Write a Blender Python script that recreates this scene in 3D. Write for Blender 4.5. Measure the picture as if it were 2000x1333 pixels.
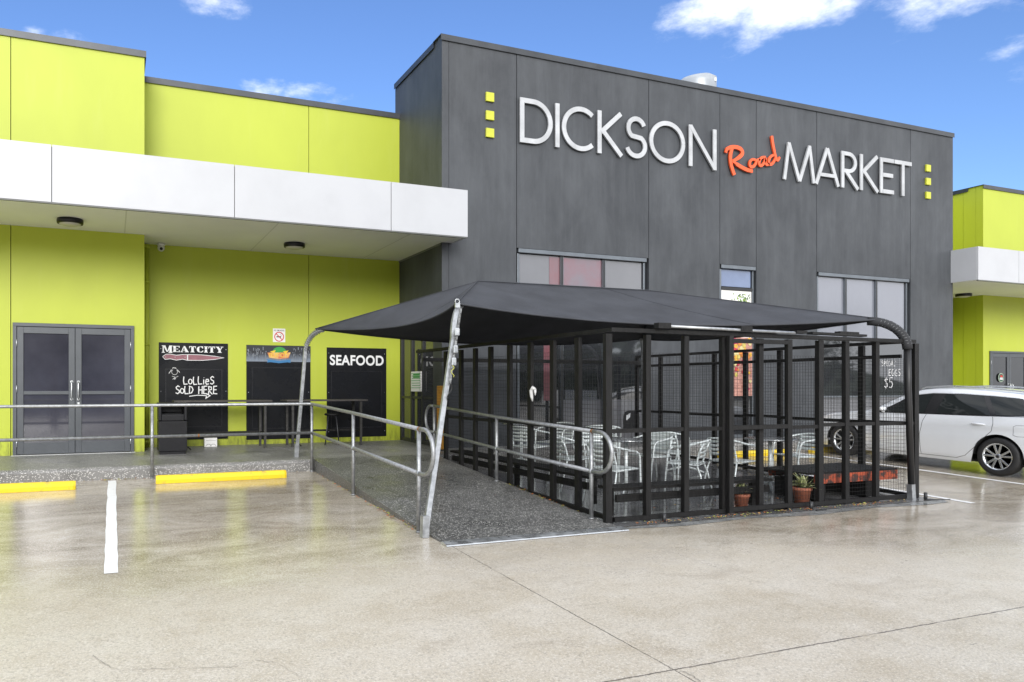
import bpy, bmesh, math, random
from mathutils import Vector, Matrix
random.seed(7)
R = math.radians
for o in list(bpy.data.objects): bpy.data.objects.remove(o)
SC = bpy.context.scene
COL = SC.collection
# ------------------------------------------------------------------ camera
EYE = 1.8; FPX = 1424.0; CX = 780.0; CY = 755.0
TH = math.atan2(560.0, 1424.0); CO, SI = math.cos(TH), math.sin(TH)
cd = bpy.data.cameras.new("camera"); cam = bpy.data.objects.new("camera", cd); COL.objects.link(cam)
cam.location = (0, 0, EYE); cam.rotation_euler = (R(90), 0, -TH)
cd.sensor_width = 36.0; cd.lens = 36.0 * FPX / 2000.0
cd.shift_x = (1000 - CX) / 2000.0; cd.shift_y = (CY - 666.5) / 2000.0
cd.clip_start = 0.1; cd.clip_end = 3000
SC.camera = cam
SC.view_settings.view_transform = 'Standard'; SC.view_settings.look = 'None'
SC.view_settings.gamma = 1.0; SC.view_settings.exposure = 1.15
SC.view_settings.use_curve_mapping = False
SC.cycles.max_bounces = 8; SC.cycles.glossy_bounces = 5; SC.cycles.diffuse_bounces = 4
SC.cycles.caustics_reflective = False; SC.cycles.caustics_refractive = False

def direction(px, py):
    u = (px - CX) / FPX; v = (CY - py) / FPX
    return Vector((u * CO + SI, CO - u * SI, v))
def onY(px, py, Y):            # point of the plane Y = const seen at this pixel of the photo
    d = direction(px, py); return Vector((0, 0, EYE)) + d * (Y / d.y)
def XatY(px, Y): return onY(px, CY, Y).x
def YatX(px, X):
    d = direction(px, CY); return d.y * X / d.x
GS = 0.036
def gz(Y): return GS * min(max(Y, -15), 11.62)

# ------------------------------------------------------------------ world
W = bpy.data.worlds.new("World"); SC.world = W; W.use_nodes = True
nt = W.node_tree; N = nt.nodes; L = nt.links; N.clear()
def nd(t, **k):
    n = N.new(t)
    for a, b in k.items(): setattr(n, a, b)
    return n
SUN_EL, SUN_AZ = R(21), R(196)     # azimuth clockwise from +Y
out = nd('ShaderNodeOutputWorld'); bg = nd('ShaderNodeBackground'); bg.inputs[1].default_value = 0.10
sky = nd('ShaderNodeTexSky', sky_type='NISHITA', sun_disc=False); sky.sun_elevation = SUN_EL; sky.sun_rotation = SUN_AZ
sky.air_density = 1.0; sky.dust_density = 0.3; sky.ozone_density = 3.0
tc = nd('ShaderNodeTexCoord')
nz = nd('ShaderNodeTexNoise'); nz.inputs['Scale'].default_value = 7.0; nz.inputs['Detail'].default_value = 9; nz.inputs['Roughness'].default_value = 0.62
mp = nd('ShaderNodeMapping'); mp.inputs['Scale'].default_value = (1, 1, 2.2)
L.new(tc.outputs['Generated'], mp.inputs[0]); L.new(mp.outputs[0], nz.inputs[0])
acc = None
def wmath(op, a, b=None, c=None):
    m = nd('ShaderNodeMath', operation=op)
    for i, x in enumerate((a, b, c)):
        if x is None: continue
        if isinstance(x, (int, float)): m.inputs[i].default_value = x
        else: L.new(x, m.inputs[i])
    return m.outputs[0]
for px, py, r, k in ((1400,40,.10,1.0),(1530,8,.13,1.1),(1640,5,.05,.9),(1860,0,.10,1.1),(600,185,.065,.9),(520,170,.06,.8),(650,200,.05,.7),(140,72,.045,.8),(70,66,.03,.6),
                     (430,-5,.06,.9),(1940,112,.07,.72),(1990,130,.05,.7),(1900,350,.05,.6)):
    d = direction(px, py).normalized()
    vm = nd('ShaderNodeVectorMath', operation='SUBTRACT'); L.new(tc.outputs['Generated'], vm.inputs[0]); vm.inputs[1].default_value = d
    vs = nd('ShaderNodeVectorMath', operation='MULTIPLY'); L.new(vm.outputs[0], vs.inputs[0]); vs.inputs[1].default_value = (1, 1, 2.4)
    vl = nd('ShaderNodeVectorMath', operation='LENGTH'); L.new(vs.outputs[0], vl.inputs[0])
    mr = nd('ShaderNodeMapRange', interpolation_type='SMOOTHSTEP'); L.new(vl.outputs['Value'], mr.inputs[0])
    mr.inputs[1].default_value = r * 1.25; mr.inputs[2].default_value = 0; mr.inputs[3].default_value = 0; mr.inputs[4].default_value = k
    acc = mr.outputs[0] if acc is None else wmath('MAXIMUM', acc, mr.outputs[0])
sep = nd('ShaderNodeSeparateXYZ'); L.new(tc.outputs['Generated'], sep.inputs[0])
mb = nd('ShaderNodeMapRange', interpolation_type='SMOOTHSTEP'); L.new(sep.outputs[1], mb.inputs[0])
mb.inputs[1].default_value = 0.42; mb.inputs[2].default_value = -0.1; mb.inputs[3].default_value = 0; mb.inputs[4].default_value = 1.6
mh = nd('ShaderNodeMapRange', interpolation_type='SMOOTHSTEP'); L.new(sep.outputs[2], mh.inputs[0])
mh.inputs[1].default_value = 0.55; mh.inputs[2].default_value = 0.8; mh.inputs[3].default_value = 0; mh.inputs[4].default_value = 1.4
rightside = nd('ShaderNodeMapRange', interpolation_type='SMOOTHSTEP'); L.new(sep.outputs[0], rightside.inputs[0])
rightside.inputs[1].default_value = 0.84; rightside.inputs[2].default_value = 0.95; rightside.inputs[3].default_value = 0; rightside.inputs[4].default_value = 1.3
acc = wmath('MAXIMUM', acc, mb.outputs[0]); acc = wmath('MAXIMUM', acc, mh.outputs[0]); acc = wmath('MAXIMUM', acc, rightside.outputs[0])
dens = wmath('ADD', acc, wmath('MULTIPLY', wmath('SUBTRACT', nz.outputs[0], 0.5), 3.4))
dm = nd('ShaderNodeMapRange', interpolation_type='SMOOTHSTEP'); L.new(dens, dm.inputs[0])
dm.inputs[1].default_value = 0.50; dm.inputs[2].default_value = 1.65
gate = wmath('MINIMUM', wmath('MULTIPLY', acc, 4.0), 1.0)
mask = wmath('MULTIPLY', dm.outputs[0], gate)
tint = nd('ShaderNodeMixRGB', blend_type='MULTIPLY'); tint.inputs[0].default_value = 1.0; tint.inputs[2].default_value = (.66, .74, .94, 1)
L.new(sky.outputs[0], tint.inputs[1])
clc = nd('ShaderNodeMixRGB'); clc.inputs[1].default_value = (5.2, 5.6, 6.3, 1); clc.inputs[2].default_value = (9.2, 9.2, 9.3, 1)
nz2 = nd('ShaderNodeTexNoise'); nz2.inputs['Scale'].default_value = 2.5; nz2.inputs['Detail'].default_value = 6; L.new(mp.outputs[0], nz2.inputs[0]); L.new(nz2.outputs[0], clc.inputs[0])
mix = nd('ShaderNodeMixRGB'); L.new(mask, mix.inputs[0]); L.new(tint.outputs[0], mix.inputs[1]); L.new(clc.outputs[0], mix.inputs[2])
L.new(mix.outputs[0], bg.inputs[0]); L.new(bg.outputs[0], out.inputs[0])
# ------------------------------------------------------------------ sun
sd = bpy.data.lights.new("sun", 'SUN'); so = bpy.data.objects.new("sun", sd); COL.objects.link(so)
sd.energy = 1.25; sd.angle = R(28); sd.color = (1.0, 0.975, 0.94)
sv = Vector((math.sin(SUN_AZ) * math.cos(SUN_EL), math.cos(SUN_AZ) * math.cos(SUN_EL), math.sin(SUN_EL)))
so.rotation_euler = (-sv).to_track_quat('-Z', 'Y').to_euler()

# ------------------------------------------------------------------ materials
MATS = {}
def newmat(name):
    m = bpy.data.materials.new(name); m.use_nodes = True; return m, m.node_tree, m.node_tree.nodes['Principled BSDF']
def M(name, col=(.5,.5,.5), rough=.5, metal=0.0, var=0.0, scale=6.0, stretch=(1,1,1), bump=0.0, bscale=None, dark=None, ior=1.5, rvar=0.0, coat=0.0, spec=None, lo=.35, hi=.65, detail=6):
    if name in MATS: return MATS[name]
    m, t, b = newmat(name); n, l = t.nodes, t.links
    b.inputs['Base Color'].default_value = (*col, 1); b.inputs['Roughness'].default_value = rough
    b.inputs['Metallic'].default_value = metal; b.inputs['IOR'].default_value = ior
    if coat: b.inputs['Coat Weight'].default_value = coat; b.inputs['Coat Roughness'].default_value = 0.04
    if spec is not None: b.inputs['Specular IOR Level'].default_value = spec
    if var or bump or dark or rvar:
        g = n.new('ShaderNodeTexCoord'); mp = n.new('ShaderNodeMapping'); mp.inputs['Scale'].default_value = stretch
        l.new(g.outputs['Object'], mp.inputs[0])
        z = n.new('ShaderNodeTexNoise'); z.inputs['Scale'].default_value = scale; z.inputs['Detail'].default_value = detail; z.inputs['Roughness'].default_value = .6
        l.new(mp.outputs[0], z.inputs[0])
        mr = n.new('ShaderNodeMapRange'); mr.inputs[1].default_value = lo; mr.inputs[2].default_value = hi; l.new(z.outputs[0], mr.inputs[0])
        c2 = dark if dark else tuple(c * (1 - var) for c in col)
        mx = n.new('ShaderNodeMixRGB'); mx.inputs[1].default_value = (*c2, 1); mx.inputs[2].default_value = (*col, 1)
        l.new(mr.outputs[0], mx.inputs[0]); l.new(mx.outputs[0], b.inputs['Base Color'])
        if rvar:
            rr = n.new('ShaderNodeMapRange'); rr.inputs[3].default_value = max(rough - rvar, .02); rr.inputs[4].default_value = rough + rvar
            l.new(mr.outputs[0], rr.inputs[0]); l.new(rr.outputs[0], b.inputs['Roughness'])
        if bump:
            z2 = n.new('ShaderNodeTexNoise'); z2.inputs['Scale'].default_value = bscale or scale * 8; z2.inputs['Detail'].default_value = 4
            l.new(mp.outputs[0], z2.inputs[0])
            bp = n.new('ShaderNodeBump'); bp.inputs['Strength'].default_value = bump; bp.inputs['Distance'].default_value = .01
            l.new(z2.outputs[0], bp.inputs['Height']); l.new(bp.outputs[0], b.inputs['Normal'])
    MATS[name] = m; return m

class G:                               # tiny node-graph helper
    def __init__(s, name):
        s.m, s.t, s.b = newmat(name); s.n, s.l = s.t.nodes, s.t.links
        s.tc = s.n.new('ShaderNodeTexCoord').outputs['Object']
    def mapping(s, sc=(1,1,1), loc=(0,0,0)):
        a = s.n.new('ShaderNodeMapping'); a.inputs['Scale'].default_value = sc; a.inputs['Location'].default_value = loc
        s.l.new(s.tc, a.inputs[0]); return a.outputs[0]
    def noise(s, v, sc, det=6, ro=.6, dist=0):
        a = s.n.new('ShaderNodeTexNoise'); a.inputs['Scale'].default_value = sc; a.inputs['Detail'].default_value = det; a.inputs['Roughness'].default_value = ro
        a.inputs['Distortion'].default_value = dist; s.l.new(v, a.inputs[0]); return a.outputs[0]
    def mr(s, v, a, b, c=0, d=1, smooth=False):
        m = s.n.new('ShaderNodeMapRange'); m.interpolation_type = 'SMOOTHSTEP' if smooth else 'LINEAR'
        for i, x in zip((1,2,3,4), (a,b,c,d)): m.inputs[i].default_value = x
        s.l.new(v, m.inputs[0]); return m.outputs[0]
    def math(s, op, a, b=None):
        m = s.n.new('ShaderNodeMath'); m.operation = op
        for i, x in enumerate((a, b)):
            if x is None: continue
            if isinstance(x, (int, float)): m.inputs[i].default_value = x
            else: s.l.new(x, m.inputs[i])
        return m.outputs[0]
    def mix(s, f, a, b, blend='MIX'):
        m = s.n.new('ShaderNodeMixRGB'); m.blend_type = blend
        for i, x in zip((0,1,2), (f,a,b)):
            if isinstance(x, (int, float)): m.inputs[i].default_value = x
            elif isinstance(x, tuple): m.inputs[i].default_value = (*x, 1)
            else: s.l.new(x, m.inputs[i])
        return m.outputs[0]
    def sep(s, v=None):
        a = s.n.new('ShaderNodeSeparateXYZ'); s.l.new(v or s.tc, a.inputs[0]); return a.outputs
    def set(s, k, v): s.l.new(v, s.b.inputs[k])
    def bump(s, h, st, dist=.01):
        a = s.n.new('ShaderNodeBump'); a.inputs['Strength'].default_value = st; a.inputs['Distance'].default_value = dist
        s.l.new(h, a.inputs['Height']); s.l.new(a.outputs[0], s.b.inputs['Normal'])

def concrete_ground():
    g = G('wet_concrete'); P = g.mapping(); x, y, z = g.sep()
    big = g.noise(g.mapping((.55,1,1)), .42, 7, .62, .6); mid = g.noise(g.mapping((.8,1,1)), 2.4, 8, .65); fine = g.noise(P, 46, 6, .85); tiny = g.noise(P, 75, 4, .8)
    col = g.mix(g.mr(big, .35, .68), (.42,.362,.272), (.59,.535,.45))
    col = g.mix(g.mr(mid, .38, .68, 0, .55), col, (.66,.62,.555))
    # damp: strongest in the low strip near the kerb and cage, broken by noise
    ystrip = g.mr(g.math('ADD', y, g.mr(x, 5.0, 9.0, 0, 1.6, True)), 4.3, 8.8, 0, 1, True)
    wet = g.mr(g.math('ADD', g.math('MULTIPLY', ystrip, .58), g.math('ADD', g.math('MULTIPLY', big, .62), g.math('MULTIPLY', mid, .25))), .42, .86, 0, 1, True)
    wp2 = g.mr(g.noise(g.mapping((.6,1.3,1), (9,4,0)), 1.6, 9, .72, .8), .40, .62, .25, 1); col = g.mix(g.math('MULTIPLY', g.math('MULTIPLY', wet, wp2), .85), col, (.20,.155,.095))
    # rust/brown damp stains
    st = g.mr(g.noise(g.mapping((.7,1,1), (3,1,0)), 1.1, 8, .7, 1.2), .58, .74)
    col = g.mix(g.math('MULTIPLY', st, .48), col, (.20,.15,.09))
    sp = g.mr(fine, .50, .60); col = g.mix(g.math('MULTIPLY', sp, .5), col, (.15,.135,.11))
    sp2 = g.mr(tiny, .51, .60); col = g.mix(g.math('MULTIPLY', sp2, .5), col, (.80,.76,.69))
    oil = g.mr(g.noise(g.mapping((1,1.6,1), (7,2,0)), 1.7, 9, .75, .4), .66, .74); col = g.mix(g.math('MULTIPLY', oil, .55), col, (.13,.11,.085))
    drip = g.mr(g.noise(g.mapping((1,2.2,1), (1,5,0)), 6.5, 3, .5), .73, .77); col = g.mix(g.math('MULTIPLY', drip, .6), col, (.12,.10,.08))
    # sawn joints
    wob = g.math('MULTIPLY', g.math('SUBTRACT', g.noise(P, 9, 5, .8), .5), .035)
    def line(c, pos, w):
        d = g.math('ABSOLUTE', g.math('SUBTRACT', g.math('ADD', c, wob), pos))
        return g.mr(d, w, w * .35, 0, 1)
    j = g.math('MAXIMUM', line(x, 3.09, .007), line(y, 3.42, .009))
    j = g.math('MAXIMUM', j, g.math('MULTIPLY', line(x, 5.02, .006), .28))
    brk = g.mr(g.noise(P, 3.5, 4, .7), .34, .5, .35, 1)
    col = g.mix(g.math('MULTIPLY', g.math('MULTIPLY', j, brk), .85), col, (.055,.045,.038))
    g.set('Base Color', col)
    rg = g.mr(wet, 0, 1, .36, .10); rg = g.math('ADD', rg, g.mr(mid, .3, .7, .05, -.05)); g.set('Roughness', rg)
    g.b.inputs['IOR'].default_value = 1.45
    g.bump(g.math('ADD', g.math('MULTIPLY', fine, .5), g.math('ADD', g.math('MULTIPLY', mid, .6), g.math('MULTIPLY', j, -1.5))), .12, .01)
    return g.m
def aggregate(name, base, wetr=.35, dens=.26):
    g = G(name); P = g.mapping()
    v = g.n.new('ShaderNodeTexVoronoi'); v.inputs['Scale'].default_value = 72; g.l.new(P, v.inputs[0])
    rnd = g.sep(v.outputs['Color'])[0]
    stone = g.math('MULTIPLY', g.mr(rnd, dens, dens - .06, 0, 1), g.mr(v.outputs['Distance'], .46, .30, 0, 1))
    lg = g.noise(P, 1.3, 6); fine = g.noise(P, 90, 3)
    b = g.mix(g.mr(lg, .35, .65), tuple(c * .62 for c in base), base)
    b = g.mix(g.mr(fine, .4, .7, 0, .5), b, tuple(c * .4 for c in base))
    sc = g.mix(g.sep(v.outputs['Color'])[1], (.88,.86,.81), (.46,.45,.43))
    g.set('Base Color', g.mix(stone, b, sc)); g.set('Roughness', g.mr(lg, .3, .7, wetr - .12, wetr + .2))
    g.bump(v.outputs['Distance'], .35, .004); return g.m
def painted_wall(name, col, dark, streak=.5, rough=.55):
    g = G(name); x, y, z = g.sep()
    a = g.noise(g.mapping((1,1,.5)), 1.3, 10, .66, .25); s1 = g.noise(g.mapping((3,3,.22)), 1.5, 9, .72, .2); sp = g.noise(g.mapping((1,1,1)), 26, 4, .7)
    c = g.mix(g.mr(a, .35, .68), dark, col)
    c = g.mix(g.mr(s1, .5, .78, 0, streak), c, tuple(min(1, k * 1.35 + .01) for k in col))
    c = g.mix(g.mr(s1, .5, .28, 0, streak * .7), c, tuple(k * .55 for k in dark))
    c = g.mix(g.mr(sp, .62, .75, 0, .18), c, tuple(k * .6 for k in dark))
    g.set('Base Color', c); g.b.inputs['Roughness'].default_value = rough
    g.bump(g.noise(g.mapping(), 180, 3), .08, .004); return g.m
def green_wall(name, col):
    g = G(name); x, y, z = g.sep()
    a = g.noise(g.mapping((1,1,.6)), .7, 7, .6, .3); s1 = g.noise(g.mapping((4,4,.5)), 1.1, 6, .65)
    c = g.mix(g.mr(a, .3, .7), tuple(k * .90 for k in col), col)
    c = g.mix(g.mr(s1, .55, .8, 0, .10), c, (.62,.64,.25))
    # splash-back grime that sits on the bottom 20 cm of the render
    gr = g.math('MULTIPLY', g.mr(g.math('ADD', z, g.mr(g.noise(g.mapping((6,6,1)), 3, 5, .7), .3, .7, -.16, .16)), .62, .88, 1, 0), g.mr(g.noise(g.mapping((1,1,.3)), 13, 5, .7), .35, .62))
    c = g.mix(g.math('MULTIPLY', gr, .75), c, (.10,.10,.02))
    dot = g.mr(g.noise(g.mapping(), 5, 8, .8), .74, .80, 0, .45); c = g.mix(dot, c, (.18,.18,.03))
    g.set('Base Color', c); g.b.inputs['Roughness'].default_value = .5
    g.bump(g.noise(g.mapping(), 160, 3), .06, .004); return g.m

mGround = concrete_ground()
mPath = aggregate('exposed_aggregate_path', (.25,.245,.235), .4, .42)
mRamp = aggregate('exposed_aggregate_ramp', (.135,.135,.13), .34, .42)
mDark = painted_wall('charcoal_render', (.070,.076,.084), (.038,.042,.048), .36)
mGreen = green_wall('lime_render', (.475,.545,.044))
mGap = M('dark_joint_backing', (.012,.012,.012), .9)  # near-black backing wall that shows through the panel joints
mCap = M('roof_flashing', (.07,.075,.082), .4, .4, var=.25, scale=2)
mWhiteP = M('white_composite_panel', (.49,.50,.52), .36, 0, var=.06, scale=1.8, lo=.3, hi=.6)
mSoffit = M('soffit_sheet', (.90,.90,.91), .65, 0, var=.06, scale=.8)
mFrame = M('door_frame_powdercoat', (.085,.093,.103), .38, .2, var=.12, scale=4)
mFrameL = M('pale_aluminium_frame', (.20,.22,.24), .35, .7, var=.15, scale=5)
mFrameD = M('dark_frame', (.025,.026,.028), .4)
mGlass = M('dark_tinted_glass', (.030,.032,.036), .03, 0, ior=2.1); mGlassD = M('shop_door_glass', (.016,.017,.019), .05, 0, ior=1.5)
mDoorGlass = M('filmed_door_glass', (.060,.060,.078), .05, 0, ior=1.8, var=.3, scale=.9, dark=(.035,.035,.048))
mFilm = M('frosted_film_glass', (.15,.152,.165), .14, 0, ior=1.9, var=.15, scale=.7)
mSkyGlass = M('sky_reflection_glass', (.20,.21,.245), .10, 0, ior=1.9, var=.1, scale=.5)  # sky reflection of the upper panes painted in as a pale base colour
mFilmBlue = M('blue_film_glass', (.16,.21,.34), .1, 0, ior=1.7, var=.15, scale=2)
mFilmRed = M('red_film_panel', (.20,.065,.075), .15, 0, ior=1.9, dark=(.16,.085,.10), scale=1.5)
mFilmRed2 = M('mauve_film_panel', (.20,.085,.105), .15, 0, ior=1.9, dark=(.15,.125,.15), scale=1.4)
mGalv = M('galvanised_steel', (.46,.475,.49), .42, .75, var=.3, scale=16, bump=.15, bscale=60, rvar=.1)
mGalvD = M('weathered_galvanised_pipe', (.40,.41,.42), .45, .7, var=.35, scale=22, bump=.2, bscale=80)
mAlu = M('brushed_aluminium', (.66,.68,.69), .34, .85, var=.2, scale=9, rvar=.12)
mLetter = M('sign_letter_face', (.56,.57,.58), .42, .35, var=.22, scale=3.2)
mLetterSide = M('sign_letter_return', (.40,.41,.42), .45, .4)
mOrange = M('orange_acrylic', (.86,.115,.025), .35, var=.12, scale=4)
mYellowSq = M('yellow_square_paint', (.56,.58,.045), .4, var=.12, scale=7)
mFabric = M('black_shade_cloth', (.052,.055,.064), .72, 0, var=.30, scale=2.2, detail=9, bump=.25, bscale=240, spec=.35)
mTimber = M('black_stained_timber', (.013,.0125,.0125), .55, 0, var=.6, scale=7, stretch=(6,6,.7), bump=.5, bscale=30, spec=.28)
mWire = M('black_weld_mesh_wire', (.02,.02,.02), .5, .4)
mYellow = M('yellow_road_paint', (.80,.56,.015), .38, 0, dark=(.50,.36,.06), scale=9, bump=.2, bscale=60, lo=.30, hi=.42)
mWhiteLine = M('white_road_paint', (.82,.82,.82), .4, 0, dark=(.60,.59,.56), scale=14, bump=.1, bscale=120, lo=.25, hi=.42)
mBoard = M('chalkboard_panel', (.007,.0075,.009), .30, 0, ior=1.5, dark=(.014,.015,.018), scale=2.0, rvar=.1, spec=.22)
mBoardIn = M('chalkboard_inset', (.010,.010,.012), .22, 0, dark=(.022,.022,.026), scale=1.5)
mChalk = M('white_marker', (.80,.80,.80), .6)
mLettW = M('sign_white', (.78,.79,.80), .5)
mPlast = M('black_plastic', (.010,.010,.012), .38, 0, var=.3, scale=10, spec=.35)
mBench = M('weathered_grey_timber', (.075,.066,.060), .6, 0, var=.5, scale=8, stretch=(1,8,8), bump=.3)
mChair = M('pale_aluminium_tube', (.84,.90,.90), .33, .15, var=.12, scale=12)
mTableTop = M('steel_table_top', (.52,.54,.55), .22, .8, var=.15, scale=6)
mTerra = M('terracotta', (.38,.13,.075), .75, 0, var=.3, scale=12)
mSoil = M('potting_soil', (.03,.02,.014), .95, 0, var=.4, scale=60)
mLeafA = M('spiky_leaf', (.22,.30,.12), .5, 0, dark=(.58,.58,.32), scale=26, lo=.45, hi=.6)
mLitter = M('dry_leaf_litter', (.45,.13,.03), .7, 0, dark=(.50,.34,.12), scale=7, lo=.4, hi=.6)
mRedBeam = M('chipped_orange_paint', (.42,.08,.035), .6, 0, dark=(.06,.035,.03), scale=9, lo=.44, hi=.53)
mWhite = M('white_plastic', (.75,.75,.74), .45, var=.05)
mSignWhite = M('white_sign_sheet', (.80,.79,.77), .5)
mRedInk = M('red_ink', (.60,.03,.02), .5); mBlueInk = M('blue_ink', (.03,.10,.30), .5); mBlackInk = M('black_ink', (.02,.02,.02), .5)
mGreenInk = M('green_ink', (.03,.30,.05), .5); mYelInk = M('yellow_ink', (.75,.50,.03), .5); mOrInk = M('orange_ink', (.75,.20,.02), .5)
mPaint = M('silver_white_car_paint', (.76,.785,.82), .3, .12, coat=1.0, var=.03, scale=3)
mCarGlass = M('car_window_glass', (.012,.015,.015), .04, 0, ior=1.42)
mTrim = M('gloss_black_trim', (.012,.012,.013), .2)
mTyre = M('tyre_rubber', (.018,.018,.019), .65, 0, var=.3, scale=20)
mRim = M('alloy_rim', (.62,.64,.66), .25, .9)
mLamp = M('lamp_lens', (.6,.6,.6), .08, 0, ior=1.6); mRedLens = M('red_lens', (.4,.01,.01), .1)
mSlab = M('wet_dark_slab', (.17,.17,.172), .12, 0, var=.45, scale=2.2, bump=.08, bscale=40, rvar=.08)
mCrack = M('ground_crack', (.13,.115,.10), .9, dark=(.36,.33,.29), scale=25)
mAmber = M('amber_board', (.70,.33,.03), .5, 0, var=.25, scale=8)

# ------------------------------------------------------------------ mesh builder
class MB:
    def __init__(s): s.v = []; s.f = []; s.mi = []; s.sm = []
    def add(s, vs, fs, mi=0, smooth=False):
        b = len(s.v); s.v += [tuple(v) for v in vs]
        for f in fs: s.f.append([b + i for i in f]); s.mi.append(mi); s.sm.append(smooth)
        return s
    def box(s, x0, x1, y0, y1, z0, z1, mi=0):
        v = [(x0,y0,z0),(x1,y0,z0),(x1,y1,z0),(x0,y1,z0),(x0,y0,z1),(x1,y0,z1),(x1,y1,z1),(x0,y1,z1)]
        return s.add(v, [(0,3,2,1),(4,5,6,7),(0,1,5,4),(1,2,6,5),(2,3,7,6),(3,0,4,7)], mi)
    def bar(s, a, b, w, h, up=(0,0,1), mi=0):       # rectangular bar from a to b
        a, b = Vector(a), Vector(b); d = (b - a).normalized(); up = Vector(up)
        r = d.cross(up)
        if r.length < 1e-4: r = d.cross(Vector((1,0,0)))
        r.normalize(); u = r.cross(d).normalized(); r *= w / 2; u *= h / 2
        v = [a-r-u, a+r-u, a+r+u, a-r+u, b-r-u, b+r-u, b+r+u, b-r+u]
        return s.add(v, [(0,1,2,3),(7,6,5,4),(4,5,1,0),(5,6,2,1),(6,7,3,2),(7,4,0,3)], mi)
    def tube(s, pts, r, n=10, mi=0, cap=True, closed=False):
        P = [Vector(p) for p in pts]; k = len(P); rs = r if isinstance(r, (list, tuple)) else [r] * k
        T = []
        for i in range(k):
            if closed: t = P[(i+1) % k] - P[i-1]
            else: t = P[min(i+1, k-1)] - P[max(i-1, 0)]
            T.append(t.normalized())
        u = T[0].orthogonal().normalized(); vs = []
        for i in range(k):
            u = (u - T[i] * u.dot(T[i])); u = u.normalized() if u.length > 1e-6 else T[i].orthogonal().normalized()
            w = T[i].cross(u)
            for j in range(n):
                a = 2 * math.pi * j / n; vs.append(P[i] + (u * math.cos(a) + w * math.sin(a)) * rs[i])
        fs = []
        for i in range(k if closed else k - 1):
            i2 = (i + 1) % k
            for j in range(n): fs.append((i*n+j, i*n+(j+1) % n, i2*n+(j+1) % n, i2*n+j))
        s.add(vs, fs, mi, True)
        if cap and not closed:
            b = len(s.v) - len(vs)
            s.f.append([b + j for j in range(n)][::-1]); s.mi.append(mi); s.sm.append(False)
            s.f.append([b + (k-1)*n + j for j in range(n)]); s.mi.append(mi); s.sm.append(False)
        return s
    def lathe(s, prof, c=(0,0,0), axis='Z', n=32, mi=0, smooth=True, cap=True):   # prof: (radius, height)
        vs = []
        for r, h in prof:
            for j in range(n):
                a = 2*math.pi*j/n; p = (r*math.cos(a), r*math.sin(a), h)
                if axis == 'X': p = (h, p[0], p[1])
                if axis == 'Y': p = (p[0], h, p[1])
                vs.append((p[0]+c[0], p[1]+c[1], p[2]+c[2]))
        fs = []
        for i in range(len(prof)-1):
            for j in range(n): fs.append((i*n+j, i*n+(j+1) % n, (i+1)*n+(j+1) % n, (i+1)*n+j))
        s.add(vs, fs, mi, smooth)
        b = len(s.v) - len(vs)
        if cap and prof[0][0] > 1e-5: s.f.append([b+j for j in range(n)][::-1]); s.mi.append(mi); s.sm.append(False)
        if cap and prof[-1][0] > 1e-5: s.f.append([b+(len(prof)-1)*n+j for j in range(n)]); s.mi.append(mi); s.sm.append(False)
        return s
    def prism(s, poly, fn, d0, d1, mi=0):       # 2-D polygon, fn(a,b,depth) -> 3-D
        n = len(poly); v = [fn(a, b, d0) for a, b in poly] + [fn(a, b, d1) for a, b in poly]
        f = [tuple(range(n)), tuple(range(2*n-1, n-1, -1))] + [(i, i+n, (i+1) % n + n, (i+1) % n) for i in range(n)]
        return s.add(v, f, mi)
    def grid(s, rows, mi=0, smooth=True):
        m = len(rows[0]); vs = [p for r in rows for p in r]; fs = []
        for i in range(len(rows)-1):
            for j in range(m-1): fs.append((i*m+j, i*m+j+1, (i+1)*m+j+1, (i+1)*m+j))
        return s.add(vs, fs, mi, smooth)
    def build(s, name, mats, parent=None, bevel=0, seg=2, fix=True, offs=None):
        me = bpy.data.meshes.new(name); 
        me.from_pydata(s.v, [], s.f)
        for m in (mats if isinstance(mats, (list, tuple)) else [mats]): me.materials.append(m)
        for p, mi, sm in zip(me.polygons, s.mi, s.sm): p.material_index = mi; p.use_smooth = sm
        if fix:
            bm = bmesh.new(); bm.from_mesh(me); bmesh.ops.recalc_face_normals(bm, faces=bm.faces); bm.to_mesh(me); bm.free()
        me.update()
        o = bpy.data.objects.new(name, me); COL.objects.link(o)
        if parent: o.parent = parent; o.matrix_parent_inverse = Matrix.Identity(4)
        if bevel:
            b = o.modifiers.new('bevel', 'BEVEL'); b.width = bevel; b.segments = seg; b.limit_method = 'ANGLE'; b.angle_limit = R(40)
        return o
def tag(o, label=None, cat=None, group=None, kind=None):
    if label: o['label'] = label
    if cat: o['category'] = cat
    if group: o['group'] = group
    if kind: o['kind'] = kind
    return o
def thing(name, label, cat, loc=(0,0,0), rz=0, group=None):
    o = bpy.data.objects.new(name, None); o.empty_display_size = .2; COL.objects.link(o)
    o.location = loc; o.rotation_euler = (0, 0, rz); return tag(o, label, cat, group)
def struct(name, mb, m, **k): return tag(mb.build(name, m, **k), kind='structure')
def localise(o):      # give a free-standing mesh built in world coordinates an origin at its base
    me = o.data; xs = [v.co for v in me.vertices]
    c = Vector((sum(v.x for v in xs)/len(xs), sum(v.y for v in xs)/len(xs), min(v.z for v in xs)))
    me.transform(Matrix.Translation(-c)); o.location = c; return o
def copy_tree(o, parent=None):
    c = o.copy(); COL.objects.link(c)
    if parent: c.parent = parent
    for ch in list(o.children): copy_tree(ch, c)
    return c

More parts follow.
